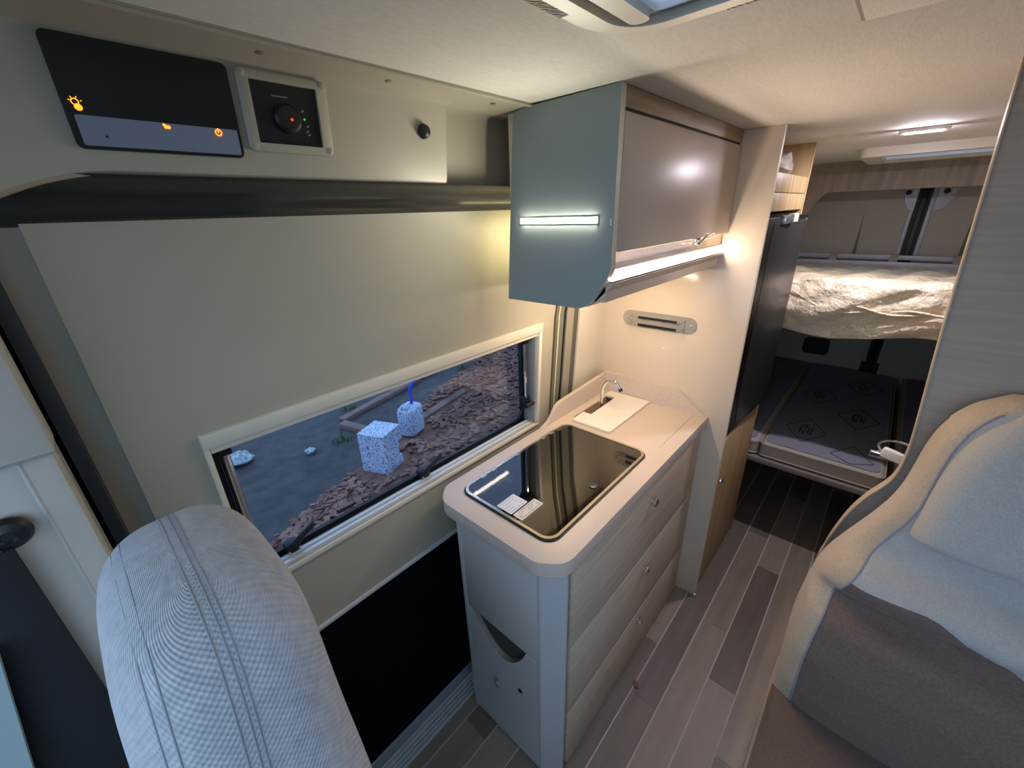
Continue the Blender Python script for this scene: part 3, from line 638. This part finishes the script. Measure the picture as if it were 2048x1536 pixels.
B().lathe([(0.0125, 0.002), (0.0125, -0.004), (0.010, -0.009), (0.005, -0.0115), (0.001, -0.012)], (0.557, hy(1.797), 1.797), 'y', 24).make('round_button', M_black, label='round black button on the beige header panel', category='button', angle=60)

# ============================================================ ROOF HATCHES, LAMP
rh = thing('roof_hatch', 'beige framed roof hatch with louvred inner panel at the top of the picture', 'roof hatch', (0.24, 0.0, 1.857))
def ring_z(x0, x1, y0, y1, r, w, z0, z1, bev=0.0):
    return B().ring(rrect(x0, x1, y0, y1, r, 8), rrect(x0+w, x1-w, y0+w, y1-w, max(r-w*0.8, 0.01), 8), 'z', z0, z1)
def hring(ins, w, z0, z1): return B().ring(rrect(-0.14+ins, 0.592-ins, -0.345+ins, 0.345-ins, 0.09-ins, 8), rrect(-0.14+ins+w, 0.592-ins-w, -0.345+ins+w, 0.345-ins-w, 0.09-ins-w, 8), 'z', z0, z1)
hring(0.0, 0.017, 1.850, 1.8575).make('outer_frame', M_frame, rh)
hring(0.016, 0.012, 1.8545, 1.8574).make('shadow_line', mat('line_mauve', '7d7074', 0.8), rh)
hring(0.024, 0.018, 1.842, 1.8573).make('inner_frame', M_frame, rh)
hring(0.041, 0.012, 1.850, 1.8573).make('blind_channel', mat('channel_grey', 'd0d2d6', 0.5), rh)
B().prism(rrect(-0.08, 0.537, 0.266, 0.290, 0.010), 'z', 1.843, 1.853).make('sliding_rail', M_frame, rh)
M_louv = glass_mat('louvre_white', 'ffffff', 0.0, 0.3, (('ffffff'), 0.5), fres=0.2)
ring_z(-0.06, 0.5465, -0.26, 0.264, 0.012, 0.022, 1.850, 1.8555).make('louvre_frame', M_louv, rh)
for i in range(14): B().box(-0.04, 0.526, 0.214-0.034*i, 0.237-0.034*i, 1.852, 1.854).make('louvre_slat', M_louv, rh, smooth=False)
for i in range(7): B().box(0.50-0.085*i, 0.518-0.085*i, -0.245, 0.245, 1.8515, 1.8535).make('louvre_rib', M_louv, rh, smooth=False)
mesh_m = mat('grille_cloth', 'b9b1a4', 0.7, weave=1.0, wk=900, bdist=0.003)
B().box(0.02, 0.470, 0.3255, 0.3445, 1.8485, 1.8505).make('grille', mesh_m, rh)
B().box(0.572, 0.5915, -0.25, 0.205, 1.8485, 1.8505).make('grille', mesh_m, rh)
ring_z(HX0-0.03, HX1+0.03, HY0-0.03, HY1+0.03, 0.03, 0.028, 1.857, 1.95).make('upstand', M_white, rh)
B().prism(rrect(HX0-0.03, HX1+0.03, HY0-0.03, HY1+0.03, 0.03), 'z', 1.95, 1.956).make('dome', G_hatch, rh)
rr_ = thing('roof_hatch', 'shallow white framed roof hatch above the rear bunk', 'roof hatch', (2.8, -0.06, 1.857))
ring_z(2.54, 3.08, -0.36, 0.235, 0.03, 0.06, 1.822, 1.857, 0.004).make('frame', M_frame, rr_)
ring_z(RX0-0.03, RX1+0.03, RY0-0.03, RY1+0.03, 0.03, 0.028, 1.835, 1.95).make('upstand', M_white, rr_)
B().prism(rrect(RX0-0.02, RX1+0.02, RY0-0.02, RY1+0.02, 0.03), 'z', 1.95, 1.956).make('dome', G_hatch, rr_)
for x in (2.70, 2.86): B().box(x, x+0.012, RY0-0.01, RY1+0.01, 1.846, 1.852).make('blind_bar', M_aluw, rr_)
cl = thing('ceiling_lamp', 'small glowing strip lamp on the ceiling in front of the rear hatch', 'lamp', (2.0, 0.035, 1.857))
B().box(1.986, 2.011, -0.010, 0.080, 1.8425, 1.8455, 0.001).make('diffuser', M_led_p, cl)
B().box(1.982, 2.015, -0.013, 0.083, 1.8455, 1.8572, 0.002).make('housing', M_white, cl)
for y in (-0.026, 0.082): B().box(1.983, 2.014, y, y+0.014, 1.843, 1.857, 0.002).make('end_cap', M_white, cl)

# ============================================================ REAR END
rd = root('wall_rear', 'grey beige rear door panels with a pale centre joint', (3.7, 0, 0))
B().box(3.68, 3.72, 0.02, 0.92, 0.3, 1.857).make('door_panel', M_doorgrey, rd)
B().box(3.68, 3.72, -0.92, -0.08, 0.3, 1.857).make('door_panel', M_doorgrey, rd)
B().box(3.69, 3.75, -0.92, 0.92, -0.05, 1.857).make('outer_skin', M_black, rd)
for a, b_, m_, x in ((0.0, 0.022, M_body, 3.672), (-0.018, 0.0, M_seal, 3.68), (-0.048, -0.018, M_black, 3.684), (-0.062, -0.048, M_seal, 3.68), (-0.085, -0.062, M_body, 3.672)):
    B().box(x, 3.70, a, b_, 0.6, 1.80, 0.002).make('joint_strip', m_, rd)
for pts, kx in (([(0.0, 1.58), (0.03, 1.59), (0.06, 1.66), (0.07, 1.75), (0.0, 1.75)], 0.046), ([(-0.085, 1.58), (-0.125, 1.59), (-0.165, 1.66), (-0.175, 1.75), (-0.085, 1.75)], -0.12)):
    hp = B().prism(fillet(pts, [0, 0.012, 0.012, 0, 0]), 'x', 3.662, 3.672).make('hinge_plate', M_body, rd)
    B().lathe([(0.014, 0), (0.014, -0.012), (0.008, -0.014)], (3.662, kx, 1.685), 'x', 14).make('bolt', M_black, hp)
    B().box(3.656, 3.663, kx-0.038, kx-0.02, 1.67, 1.70, 0.003).make('clip', M_white, hp)
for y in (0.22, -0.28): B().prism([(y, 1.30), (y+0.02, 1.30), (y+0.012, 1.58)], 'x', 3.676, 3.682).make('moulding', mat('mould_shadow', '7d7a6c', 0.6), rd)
B().prism(rrect(0.22, 0.38, 0.60, 0.72, 0.03), 'x', 3.66, 3.685).make('speaker_cover', M_black, rd)
va = fillet([(0.60, 1.38), (0.50, 1.50), (0.475, 1.60), (0.418, 1.70), (-0.45, 1.70), (-0.50, 1.60), (-0.6, 1.38), (-0.92, 1.38), (-0.92, 1.857), (0.92, 1.857), (0.92, 1.38)], [0, 0.05, 0.03, 0.03, 0.03, 0.03, 0, 0, 0, 0, 0])
B().prism(va, 'x', 3.25, 3.268).make('valance', M_oakh, label='pale oak arched valance across the van above the rear bunk', category='valance', angle=30)

# lower bed: board and three mattress pieces
M_board = mat('bed_board', '8d867d', 0.6)
B().box(2.14, 3.66, -0.92, 0.90, 0.425, 0.452, 0.002).make('bed_platform', M_board, label='grey bed platform under the lower rear mattresses', category='bed platform')
def mattress(name, label, x0, x1, y0, y1, z0, z1, grp):
    t = thing(name, label, 'mattress', ((x0+x1)/2, (y0+y1)/2, z0), grp)
    B().box(x0, x1, y0, y1, z0, z1-0.004, 0.022, 4).make('side_band', M_mattside, t, angle=60)
    B().prism(rrect(x0+0.018, x1-0.018, y0+0.018, y1-0.018, 0.03), 'z', z1-0.012, z1, bev=0.005).make('ticking', M_matt, t)
    for z in (z0+0.012, z1-0.012):
        pts = [(x, y, z) for x, y in rrect(x0-0.001, x1+0.001, y0-0.001, y1+0.001, 0.025)]
        B().tube(pts, 0.0035, 6, closed=True).make('piping', M_mattside, t)
    return t
mattress('mattress', 'narrow left piece of the lower rear mattress beside the fridge cabinet', 2.16, 3.64, 0.306, 0.88, 0.453, 0.540, 'lower rear mattresses')
mm = mattress('mattress', 'middle piece of the lower rear mattress with diamond prints', 2.16, 3.64, -0.185, 0.296, 0.453, 0.540, 'lower rear mattresses')
mattress('mattress', 'right piece of the lower rear mattress half hidden by the partition', 2.30, 3.64, -0.88, -0.215, 0.453, 0.545, 'lower rear mattresses')
for (cx, cy, s_) in ((2.43, 0.145, 1.0), (2.74, -0.05, 1.0), (2.98, 0.16, 1.0), (3.28, -0.04, 1.0), (2.24, -0.06, 0.9)):
    q = [(cx-0.155*s_, cy+0.0), (cx+0.0, cy+0.09*s_), (cx+0.155*s_, cy+0.0), (cx-0.0, cy-0.09*s_)]
    if cx < 2.3: q = [(max(x, 2.185), y) for x, y in q]
    d = B().tube([(x, y, 0.5412) for x, y in q], 0.0016, 6, closed=True).make('diamond_print', M_print, mm)
    if cx > 2.3:
        # little seated figure-like scribble and two short word rows inside the diamond
        B().tube([(cx-0.05, cy+0.022, 0.5411), (cx+0.0, cy+0.026, 0.5411), (cx+0.05, cy+0.02, 0.5411), (cx+0.055, cy+0.0, 0.5411), (cx+0.02, cy+0.006, 0.5411)], 0.0035, 6).make('print_mark', M_print, d)
        B().tube([(cx-0.06, cy+0.008, 0.5411), (cx-0.02, cy+0.012, 0.5411), (cx-0.03, cy-0.012, 0.5411), (cx+0.03, cy-0.01, 0.5411)], 0.0035, 6).make('print_mark', M_print, d)
        B().tube([(cx-0.045, cy-0.022, 0.5411), (cx+0.04, cy-0.026, 0.5411)], 0.003, 6).make('print_mark', M_print, d)

# upper bunk: board, mattress in wrap, rail
B().box(2.20, 3.6, -0.92, 0.90, 1.165, 1.195, 0.003).make('bunk_platform', mat('bunk_board', 'c3c6cc', 0.5), label='thin pale platform under the rear bunk mattress', category='bed platform')
ub = thing('bunk_mattress', 'rear bunk mattress wrapped in crumpled cream plastic film', 'mattress', (2.9, 0, 1.195))
B().box(2.20, 3.40, -0.85, 0.86, 1.196, 1.245, 0.02, 4).make('mattress_core', mat('bunk_cream', 'dccfb8', 0.7), ub)
rnd = random.Random(3)
ph = [(rnd.uniform(4, 30), rnd.uniform(4, 30), rnd.uniform(0, 6.28)) for _ in range(10)]
def wr(x, y): return sum(math.sin(a*x + b*y + c)/(1+0.06*(a+b)) for a, b, c in ph)*0.010
b = B(); prof_ = []
nx, ny = 44, 90; rows = []
for j in range(ny+1):
    y = -0.88 + 1.76*j/ny; row = []
    sag = 0.030*(0.5+0.5*math.sin(5.2*y+0.4)) + 0.012*math.sin(11*y)
    for i in range(nx+1):
        t = i/nx
        if t < 0.30:
            u = t/0.30; x = 2.165 - 0.020*math.sin(math.pi*u) + wr(y*2, u*0.6)*0.9; z = 1.150 - sag + (1.345-1.150+sag)*u + 0.0*u
            x += 0.015*math.sin(9*y + 5*u) * math.sin(math.pi*u)
        elif t < 0.42:
            u = (t-0.30)/0.12; x = 2.165 + 0.07*u; z = 1.345 + 0.012*math.sin(u*1.57) + wr(y*2, x)*0.5
        else:
            u = (t-0.42)/0.58; x = 2.235 + 1.18*u; z = 1.357 - 0.095*u + wr(x*1.4, y*1.6)*1.1
        row.append((x, y, z))
    rows.append(row)
b.loft(rows, caps=False, closed=False).make('wrap', mat('wrap_film', 'efe0c2', 0.3, spec=0.7, col2='e2d2b0', nscale=(12,)*3, bump=0.9, bscale=(26, 26, 26), bdist=0.02), ub, angle=180)
# plastic wrap hem folds
for k in range(4):
    y0 = 0.28 - 0.16*k
    pts = catmull([(2.152, y0+0.03, 1.30-0.03*k), (2.142, y0-0.05, 1.255), (2.140, y0-0.15, 1.225+0.01*k), (2.146, y0-0.28, 1.25)], 8)
    B().tube(pts, 0.005, 6, rs=[0.002+0.004*math.sin(math.pi*i/(len(pts)-1)) for i in range(len(pts))]).make('fold', MATS['wrap_film'], ub, angle=80)
ra = thing('bed_rail', 'pale bluish guard rail at the back of the rear bunk', 'rail', (3.45, 0, 1.25))
B().box(3.44, 3.47, -0.9, 0.88, 1.270, 1.300, 0.003).make('lower_bar', M_body, ra)
B().box(3.52, 3.55, -0.9, 0.88, 1.305, 1.332, 0.003).make('upper_bar', M_body, ra)
B().box(3.44, 3.6, -0.9, 0.88, 1.196, 1.270).make('ledge', M_body, ra)
for y in (0.32, 0.02, -0.255): B().prism([(3.46, 1.298), (3.55, 1.298), (3.55, 1.338), (3.52, 1.338)], 'y', y-0.02, y+0.02).make('bracket', M_doorgrey, ra)

# chrome ringed fitting behind the partition
cf = thing('wall_fitting', 'white bar fitting with a thin chrome oval ring behind the partition edge', 'fitting', (1.6, -0.13, 0.9))
pts = [(1.6+0.02*math.cos(t), -0.152 + 0.056*math.cos(t), 0.925 + 0.032*math.sin(t)) for t in [2*math.pi*k/28 for k in range(28)]]
B().tube(pts, 0.004, 8, closed=True).make('ring', M_chrome, cf)
B().obox((1.585, -0.150, 0.912), (0, -1, -0.22), (1, 0, 0), (0, -0.22, 1), 0.045, 0.012, 0.016, 0.006).make('white_bar', M_white, cf)
B().obox((1.60, -0.20, 0.90), (0, 1, 0), (1, 0, 0), (0, 0, 1), 0.12, 0.012, 0.010, 0.003).make('arm', M_chrome, cf)

# ============================================================ BENCH SEAT
be = thing('bench_seat', 'upholstered bench seat in grey and brown with tan side bolsters', 'seat', (0.85, -0.27, 0))
yc = -0.265
HW = [(0.44, 0.245), (0.55, 0.248), (0.68, 0.253), (0.78, 0.245), (0.86, 0.232), (0.93, 0.200), (1.00, 0.165), (1.06, 0.142), (1.12, 0.134), (1.18, 0.128), (1.24, 0.112), (1.28, 0.085), (1.305, 0.045), (1.312, 0.008)]
XB = [(0.44, 1.02), (0.7, 1.05), (1.0, 1.10), (1.2, 1.135), (1.32, 1.145)]       # back plane of the cushion
TH = [(0.44, 0.06), (0.50, 0.065), (0.58, 0.105), (0.70, 0.118), (0.78, 0.110), (0.805, 0.100), (0.825, 0.052), (0.845, 0.050), (0.87, 0.090), (0.90, 0.102), (0.925, 0.086), (0.945, 0.040), (0.96, 0.030), (1.0, 0.030), (1.08, 0.05), (1.2, 0.04), (1.28, 0.03), (1.312, 0.01)]
def avg(tab, z, h): return sum(interp(tab, z + h*(k-3)/3) for k in range(7))/7
def bth(z): return avg(TH, z, 0.009)
def bhw(z): return avg(HW, z, 0.03) if z < 1.24 else interp(HW, z)*0.5 + avg(HW, z, 0.02)*0.5 if z < 1.30 else interp(HW, z)
NT, NR1, NR2 = 60, 60, 70
def vb(s):   # height of the brown / grey colour boundary across the seat (s = -1 aisle side .. 1)
    s2 = abs(s) if False else s
    return interp([(-1.2, 0.905), (-0.72, 0.900), (-0.30, 0.908), (-0.18, 0.905), (-0.05, 0.890), (0.36, 0.835), (1.2, 0.72)], s2)
cols = [-math.pi/2 + math.pi*i/NT for i in range(NT+1)]
def bpt(th, z):
    s = math.sin(th); c = math.cos(th); w = bhw(z)
    u = w*math.copysign(abs(s)**0.55, s); d = bth(z)*abs(c)**0.38 + 0.06*abs(c)**0.2
    return (interp(XB, z) - d, yc - u, z)
grid = []
for j in range(NR1+NR2+1):
    row = []
    for th in cols:
        s = math.copysign(abs(math.sin(th))**0.55, math.sin(th)); zm = vb(s)
        z = 0.44 + (zm-0.44)*j/NR1 if j <= NR1 else zm + (1.312-zm)*(j-NR1)/NR2
        row.append(bpt(th, z))
    grid.append(row)
BOL = 15
def sub(j0, j1, i0, i1): return [r[i0:i1+1] for r in grid[j0:j1+1]]
B().loft(sub(0, NR1, BOL, NT), caps=False, closed=False).make('lower_back_fabric', M_brown, be, angle=180)
B().loft(sub(NR1, NR1+NR2, BOL, NT), caps=False, closed=False).make('upper_back_fabric', M_bench, be, angle=180)
B().loft(sub(0, NR1+NR2, 0, BOL), caps=False, closed=False).make('side_bolster', M_tan, be, angle=180)
B().tube([grid[j][BOL] for j in range(0, NR1+NR2-3)], 0.0022, 6).make('piping', mat('piping_grey', '8a8790', 0.8), be)
zs_ = [0.44 + (1.305-0.44)*i/40 for i in range(41)]
back = [(yc+bhw(z)*0.96, z) for z in zs_] + [(yc-bhw(z)*0.96, z) for z in reversed(zs_)]
b = B(); b.loft([[(interp(XB, z)-0.03+o, y, z) for y, z in back] for o in (0.0, 0.035)]).make('back_shell', M_tan, be, angle=60)
# head cushion
hrx = []
for j in range(25):
    z = 1.005 + (1.305-1.005)*j/24; row = []
    prof_t = (min(1.0, (j+0.01)/2.2)**0.5) * (max(0.0, 1-(j/24.5)**6))**0.5
    for th in cols:
        s = math.sin(th); c = math.cos(th); w = avg([(0.9, 0.130), (1.0, 0.130), (1.1, 0.124), (1.18, 0.114), (1.24, 0.096), (1.28, 0.068), (1.305, 0.035)], z, 0.02)
        u = w*math.copysign(abs(s)**0.5, s); d = 0.105*abs(c)**0.4*prof_t
        row.append((interp(XB, z) - 0.045 - d, yc - u - 0.012, z))
    hrx.append(row)
B().loft(hrx, caps=False, closed=False).make('head_cushion', M_bench, be, angle=180)
# seat cushion
b = B().box(0.40, 0.985, yc-0.258, yc+0.245, 0.36, 0.505, 0.030, 5).make('seat_cushion', M_brown, be, angle=60)
B().box(0.42, 1.10, yc-0.255, yc+0.249, 0.06, 0.44, 0.012).make('seat_base', M_tan, be)
B().box(0.5, 1.1, yc-0.24, yc+0.2, 0.0, 0.06).make('plinth', M_gap, be)

# ============================================================ FRONT PASSENGER SEAT
ps = thing('front_seat', 'pale woven fabric front seat backrest with double stitched seams', 'seat', (0.0, 0.48, 0.5))
SEC = [  # z, x centre, half x, y near, y far, exponent
    (0.50, -0.03, 0.085, 0.215, 0.745), (0.80, -0.015, 0.092, 0.215, 0.745), (0.96, -0.010, 0.094, 0.225, 0.735), (1.06, -0.006, 0.090, 0.262, 0.70), (1.13, -0.004, 0.084, 0.300, 0.665),
    (1.20, -0.002, 0.078, 0.322, 0.650), (1.27, -0.001, 0.0745, 0.338, 0.645), (1.31, 0.0, 0.071, 0.350, 0.638), (1.335, 0.0, 0.064, 0.366, 0.625), (1.352, 0.0, 0.052, 0.386, 0.605), (1.361, 0.0, 0.036, 0.410, 0.582), (1.3655, 0.0, 0.020, 0.44, 0.55), (1.367, 0.0, 0.001, 0.492, 0.498)]
SEC = [(z-0.0262, xc+0.0035-0.0417*(1.36-z), hx*1.112, ya-0.0395+0.0368*(1.36-z), yb-0.0209) for z, xc, hx, ya, yb in SEC]
def sec(z):
    for a, c in zip(SEC, SEC[1:]):
        if z <= c[0]:
            t = (z-a[0])/(c[0]-a[0]); return [a[i]+(c[i]-a[i])*t for i in range(5)]
    return SEC[-1]
NS = 96
def spt(z, th):
    _, xc, hx, ya, yb = sec(z); s, c = math.sin(th), math.cos(th); e = 0.62
    return (xc + hx*math.copysign(abs(s)**e, s), (ya+yb)/2 - (yb-ya)/2*math.copysign(abs(c)**e, c), z)
zl = []
for a, c in zip(SEC, SEC[1:]):
    n_ = 4
    zl += [a[0] + (c[0]-a[0])*k/n_ for k in range(n_)]
zl.append(SEC[-1][0])
# smooth the section table along z
zr = [[spt(z, 2*math.pi*k/NS) for k in range(NS)] for z in zl]
for _ in range(6):
    zr2 = [zr[0]] + [[tuple((Vector(zr[j-1][k]) + Vector(zr[j][k])*2 + Vector(zr[j+1][k]))/4) for k in range(NS)] for j in range(1, len(zr)-1)] + [zr[-1]]
    zr = zr2
UA = []; VA = [[0.0]*NS]
for j, r in enumerate(zr):
    d = {0: 0.0}
    for k in range(NS//2):
        d[k+1] = d[k] + (Vector(r[(k+1) % NS]) - Vector(r[k])).length
        d[-k-1] = d[-k] - (Vector(r[(-k-1) % NS]) - Vector(r[(-k) % NS])).length
    UA.append(d)
    if j: VA.append([VA[-1][k] + (Vector(r[k]) - Vector(zr[j-1][k])).length for k in range(NS)])
B().loft(zr, uvf=lambda j, k: (UA[j][k], VA[j][k % NS])).make('backrest', M_seatb, ps, angle=180)
def seam(off):
    near, far = [], []
    for j in range(2, len(zr)-1):
        r = zr[j]; z = r[0][2]; x = 0.0035 - 0.11*(1.334-z) + off
        for lst, ks in ((near, range(-NS//4, NS//4)), (far, range(NS//4, 3*NS//4))):
            for k in ks:
                p, q = Vector(r[k % NS]), Vector(r[(k+1) % NS])
                if (p.x-x)*(q.x-x) <= 0 and abs(q.x-p.x) > 1e-9:
                    lst.append(p + (q-p)*((x-p.x)/(q.x-p.x))); break
    pts = near + far[::-1]
    pts = [pts[0]] + [(pts[i-1]+pts[i]*2+pts[i+1])/4 for i in range(1, len(pts)-1)] + [pts[-1]]
    c = Vector((0, 0.47, 0)); pts = [p + (p-Vector((p.x, 0.47, min(p.z, 1.28)))).normalized()*0.0002 for p in pts]
    B().tube(pts, 0.0009, 6).make('seam', M_stitch, ps)
for off in (-0.052, -0.044, -0.007, 0.001, 0.006): seam(off)
B().box(-0.13, -0.11, 0.5, 0.545, 0.85, 0.90, 0.004).bm.free()
B().box(-0.16, -0.085, 0.42, 0.52, 0.88, 1.03, 0.012, 3).make('armrest', mat('armrest_pale', 'c4d2d6', 0.7), ps)
mat('seat_plain', 'b3b7bd', 0.85)
B().box(-0.55, 0.02, 0.30, 0.58, 0.40, 0.50, 0.03, 3).make('cushion', MATS['seat_plain'], ps)
B().box(-0.5, 0.0, 0.30, 0.66, 0.0, 0.42, 0.01).make('pedestal', M_black, ps)
# seat belt
sb = thing('seat_belt', 'black seat belt hanging from its pillar anchor at the left edge', 'seat belt', (-0.14, 0.73, 0.6))
B().lathe([(0.020, 0.004), (0.022, -0.004), (0.018, -0.012), (0.008, -0.015), (0.006, -0.012), (0.001, -0.012)], (-0.135, 0.745, 1.30), 'y', 24).make('anchor', M_black, sb)
B().box(-0.205, -0.135, 0.728, 0.734, 0.3, 1.285, 0.002).make('webbing', mat('belt_web', '0b0c12', 0.8), sb)
B().box(-0.40, -0.205, 0.740, 0.75, 0.3, 1.30).make('door_seal_cover', M_black, pt)

# ============================================================ SMALL DEBRIS
B().obox((1.0, 0.348, 0.004), (0.7, 0.7, 0.1), (-0.7, 0.7, 0), (0, 0, 1), 0.012, 0.006, 0.0035, 0.001).make('wood_scrap', mat('scrap', '8a5a3a', 0.7), label='tiny brown wood scrap on the floor by the drawers', category='scrap')

# ============================================================ OUTSIDE
B().box(-25, 30, -25, 30, -0.9, -0.6).make('ground', M_asph, kind='structure', label='dark wet asphalt outside the window')
def mline(x): return interp([(-2, 2.3), (0.6, 3.02), (1.3, 3.32), (2.0, 3.70), (3.15, 4.3), (5.2, 5.1), (9, 6.4)], x)
b = B(); xs_ = [-2 + 0.25*i for i in range(45)]
b.prism([(x, mline(x)+random.uniform(-0.05, 0.05)) for x in xs_] + [(9.2, 1.2), (-2, 1.2)], 'z', -0.6, -0.575).make('mulch_bed', M_bark, kind='structure', label='brown bark mulch bed outside')
b = B(); rnd = random.Random(11)
for i in range(3600):
    x = rnd.uniform(0.0, 6.5); y = mline(x) - abs(rnd.gauss(0, 0.8)); 
    if y < 1.6 or any(math.hypot(x-a_, y-b_) < r_ for a_, b_, r_ in ((1.60, 3.22, 0.27), (2.17, 3.55, 0.24), (3.9, 4.7, 0.25))) or (1.9 < x < 3.4 and abs(y-(3.64+(x-2.0)*0.238)) < 0.12): continue
    a = rnd.uniform(0, 6.28); s_ = rnd.uniform(0.02, 0.06)
    b.obox((x, y, -0.566+rnd.uniform(0, 0.02)), (math.cos(a), math.sin(a), rnd.uniform(-.4, .4)), (-math.sin(a), math.cos(a), 0), (0, rnd.uniform(-.4, .4), 1), s_, s_*0.4, 0.006)
b.make('bark_chips', mat('bark_chip', '744e40', 0.85, col2='a07a68', nscale=(9,)*3), kind='stuff', label='loose brown bark chips along the asphalt edge', category='bark', smooth=False)
for (p, q, lab) in (((1.76, 4.38), (1.94, 3.72), 'short brown bar for a reflected line just behind the speckled block'), ((2.40, 3.735), (3.3, 3.95), 'brown bar for a reflected line beside the speckled can'), ((1.80, 4.47), (3.18, 4.835), 'brown bar for a reflected line farthest from the window on the asphalt'), ((3.24, 4.855), (4.8, 5.32), 'brown bar for a reflected line at the far right end')):
    p = Vector((*p, -0.575)); q = Vector((*q, -0.575)); d = (q-p)
    B().obox((p+q)/2, d, (-d.y, d.x, 0), (0, 0, 1), d.length/2, 0.05, 0.03, 0.008).make('reflection_bar', M_reflbar, label=lab, category='reflection bar', group='brown bars for reflected lines outside')  # brown bars stand in for worktop trim reflected in the pane
B().box(-1.0, 4.5, 2.50, 2.66, -0.6, -0.54, 0.01).make('trim_reflection', M_paleband, kind='structure', label='pale strip added outside for a reflected band between van and mulch')  # strip added in place of the window frame's reflection in the pane
fb = thing('foam_block', 'pale speckled block with a stepped side standing outside the window', 'block', (1.58, 3.2, -0.575))
Mz = Matrix.Rotation(math.radians(24), 4, 'Z')
def rotted(b, c): 
    bmesh.ops.transform(b.bm, matrix=Matrix.Translation(c) @ Mz, verts=b.bm.verts); return b
rotted(B().prism([(-0.12, 0.0), (0.13, 0.0), (0.13, 0.09), (0.09, 0.09), (0.09, 0.25), (0.15, 0.25), (0.15, 0.40), (-0.12, 0.40)], 'y', -0.14, 0.14, bev=0.006), Vector((1.60, 3.22, -0.575))).make('body', M_foam, fb)
jg = thing('jerrycan', 'pale speckled plastic can with a blue hose standing outside', 'can', (2.17, 3.55, -0.575))
rotted(B().box(-0.13, 0.13, -0.10, 0.10, 0.0, 0.34, 0.05, 4), Vector((2.17, 3.55, -0.575))).make('body', M_foam, jg, angle=60)
rotted(B().box(-0.12, -0.03, -0.05, 0.05, 0.31, 0.38, 0.03, 3), Vector((2.17, 3.55, -0.575))).make('shoulder', M_foam, jg, angle=60)
B().tube(catmull([(2.21, 3.56, -0.25), (2.21, 3.56, -0.12), (2.23, 3.57, -0.05), (2.30, 3.57, 0.02)], 5), 0.018, 8).make('hose', M_strap, jg)
for i, (x, y, r, lab) in enumerate(((0.705, 4.46, 0.13, 'largest pale lump on the asphalt at the window left'), (1.26, 4.08, 0.06, 'small pale lump left of the speckled block'), (2.35, 5.0, 0.06, 'pale lump above the speckled block'), (3.0, 4.95, 0.05, 'smallest pale lump near the blue hose'))):
    b = B(); bmesh.ops.create_icosphere(b.bm, subdivisions=2, radius=r)
    for v in b.bm.verts: v.co = v.co*random.uniform(0.75, 1.15); v.co.z *= 0.5; v.co += Vector((x, y, -0.6+r*0.3))
    b.make('pale_lump', M_lump, label=lab, category='litter', group='pale lumps outside')  # rough pale lumps lying on the asphalt
for (x, y, lab) in ((2.05, 4.75, 'green weed tuft at the corner of the brown reflection bars'), (1.60, 4.05, 'green weed tuft behind the speckled block'), (3.9, 4.7, 'green weed tuft near the far brown reflection bar')):
    w_ = thing('weed_tuft', lab, 'plant', (x, y, -0.6), 'weed tufts outside')
    b = B()
    for k in range(40):
        a = rnd.uniform(0, 6.28); L_ = rnd.uniform(0.05, 0.13); o = Vector((x+rnd.gauss(0, 0.05), y+rnd.gauss(0, 0.05), -0.6))
        tip = o + Vector((math.cos(a)*L_*0.7, math.sin(a)*L_*0.7, L_)); wv = Vector((-math.sin(a), math.cos(a), 0))*0.006
        f = [b.bm.verts.new(q) for q in (o-wv, o+wv, tip)]; b.bm.faces.new(f)
    b.make('leaves', M_grass, w_, kind='stuff')
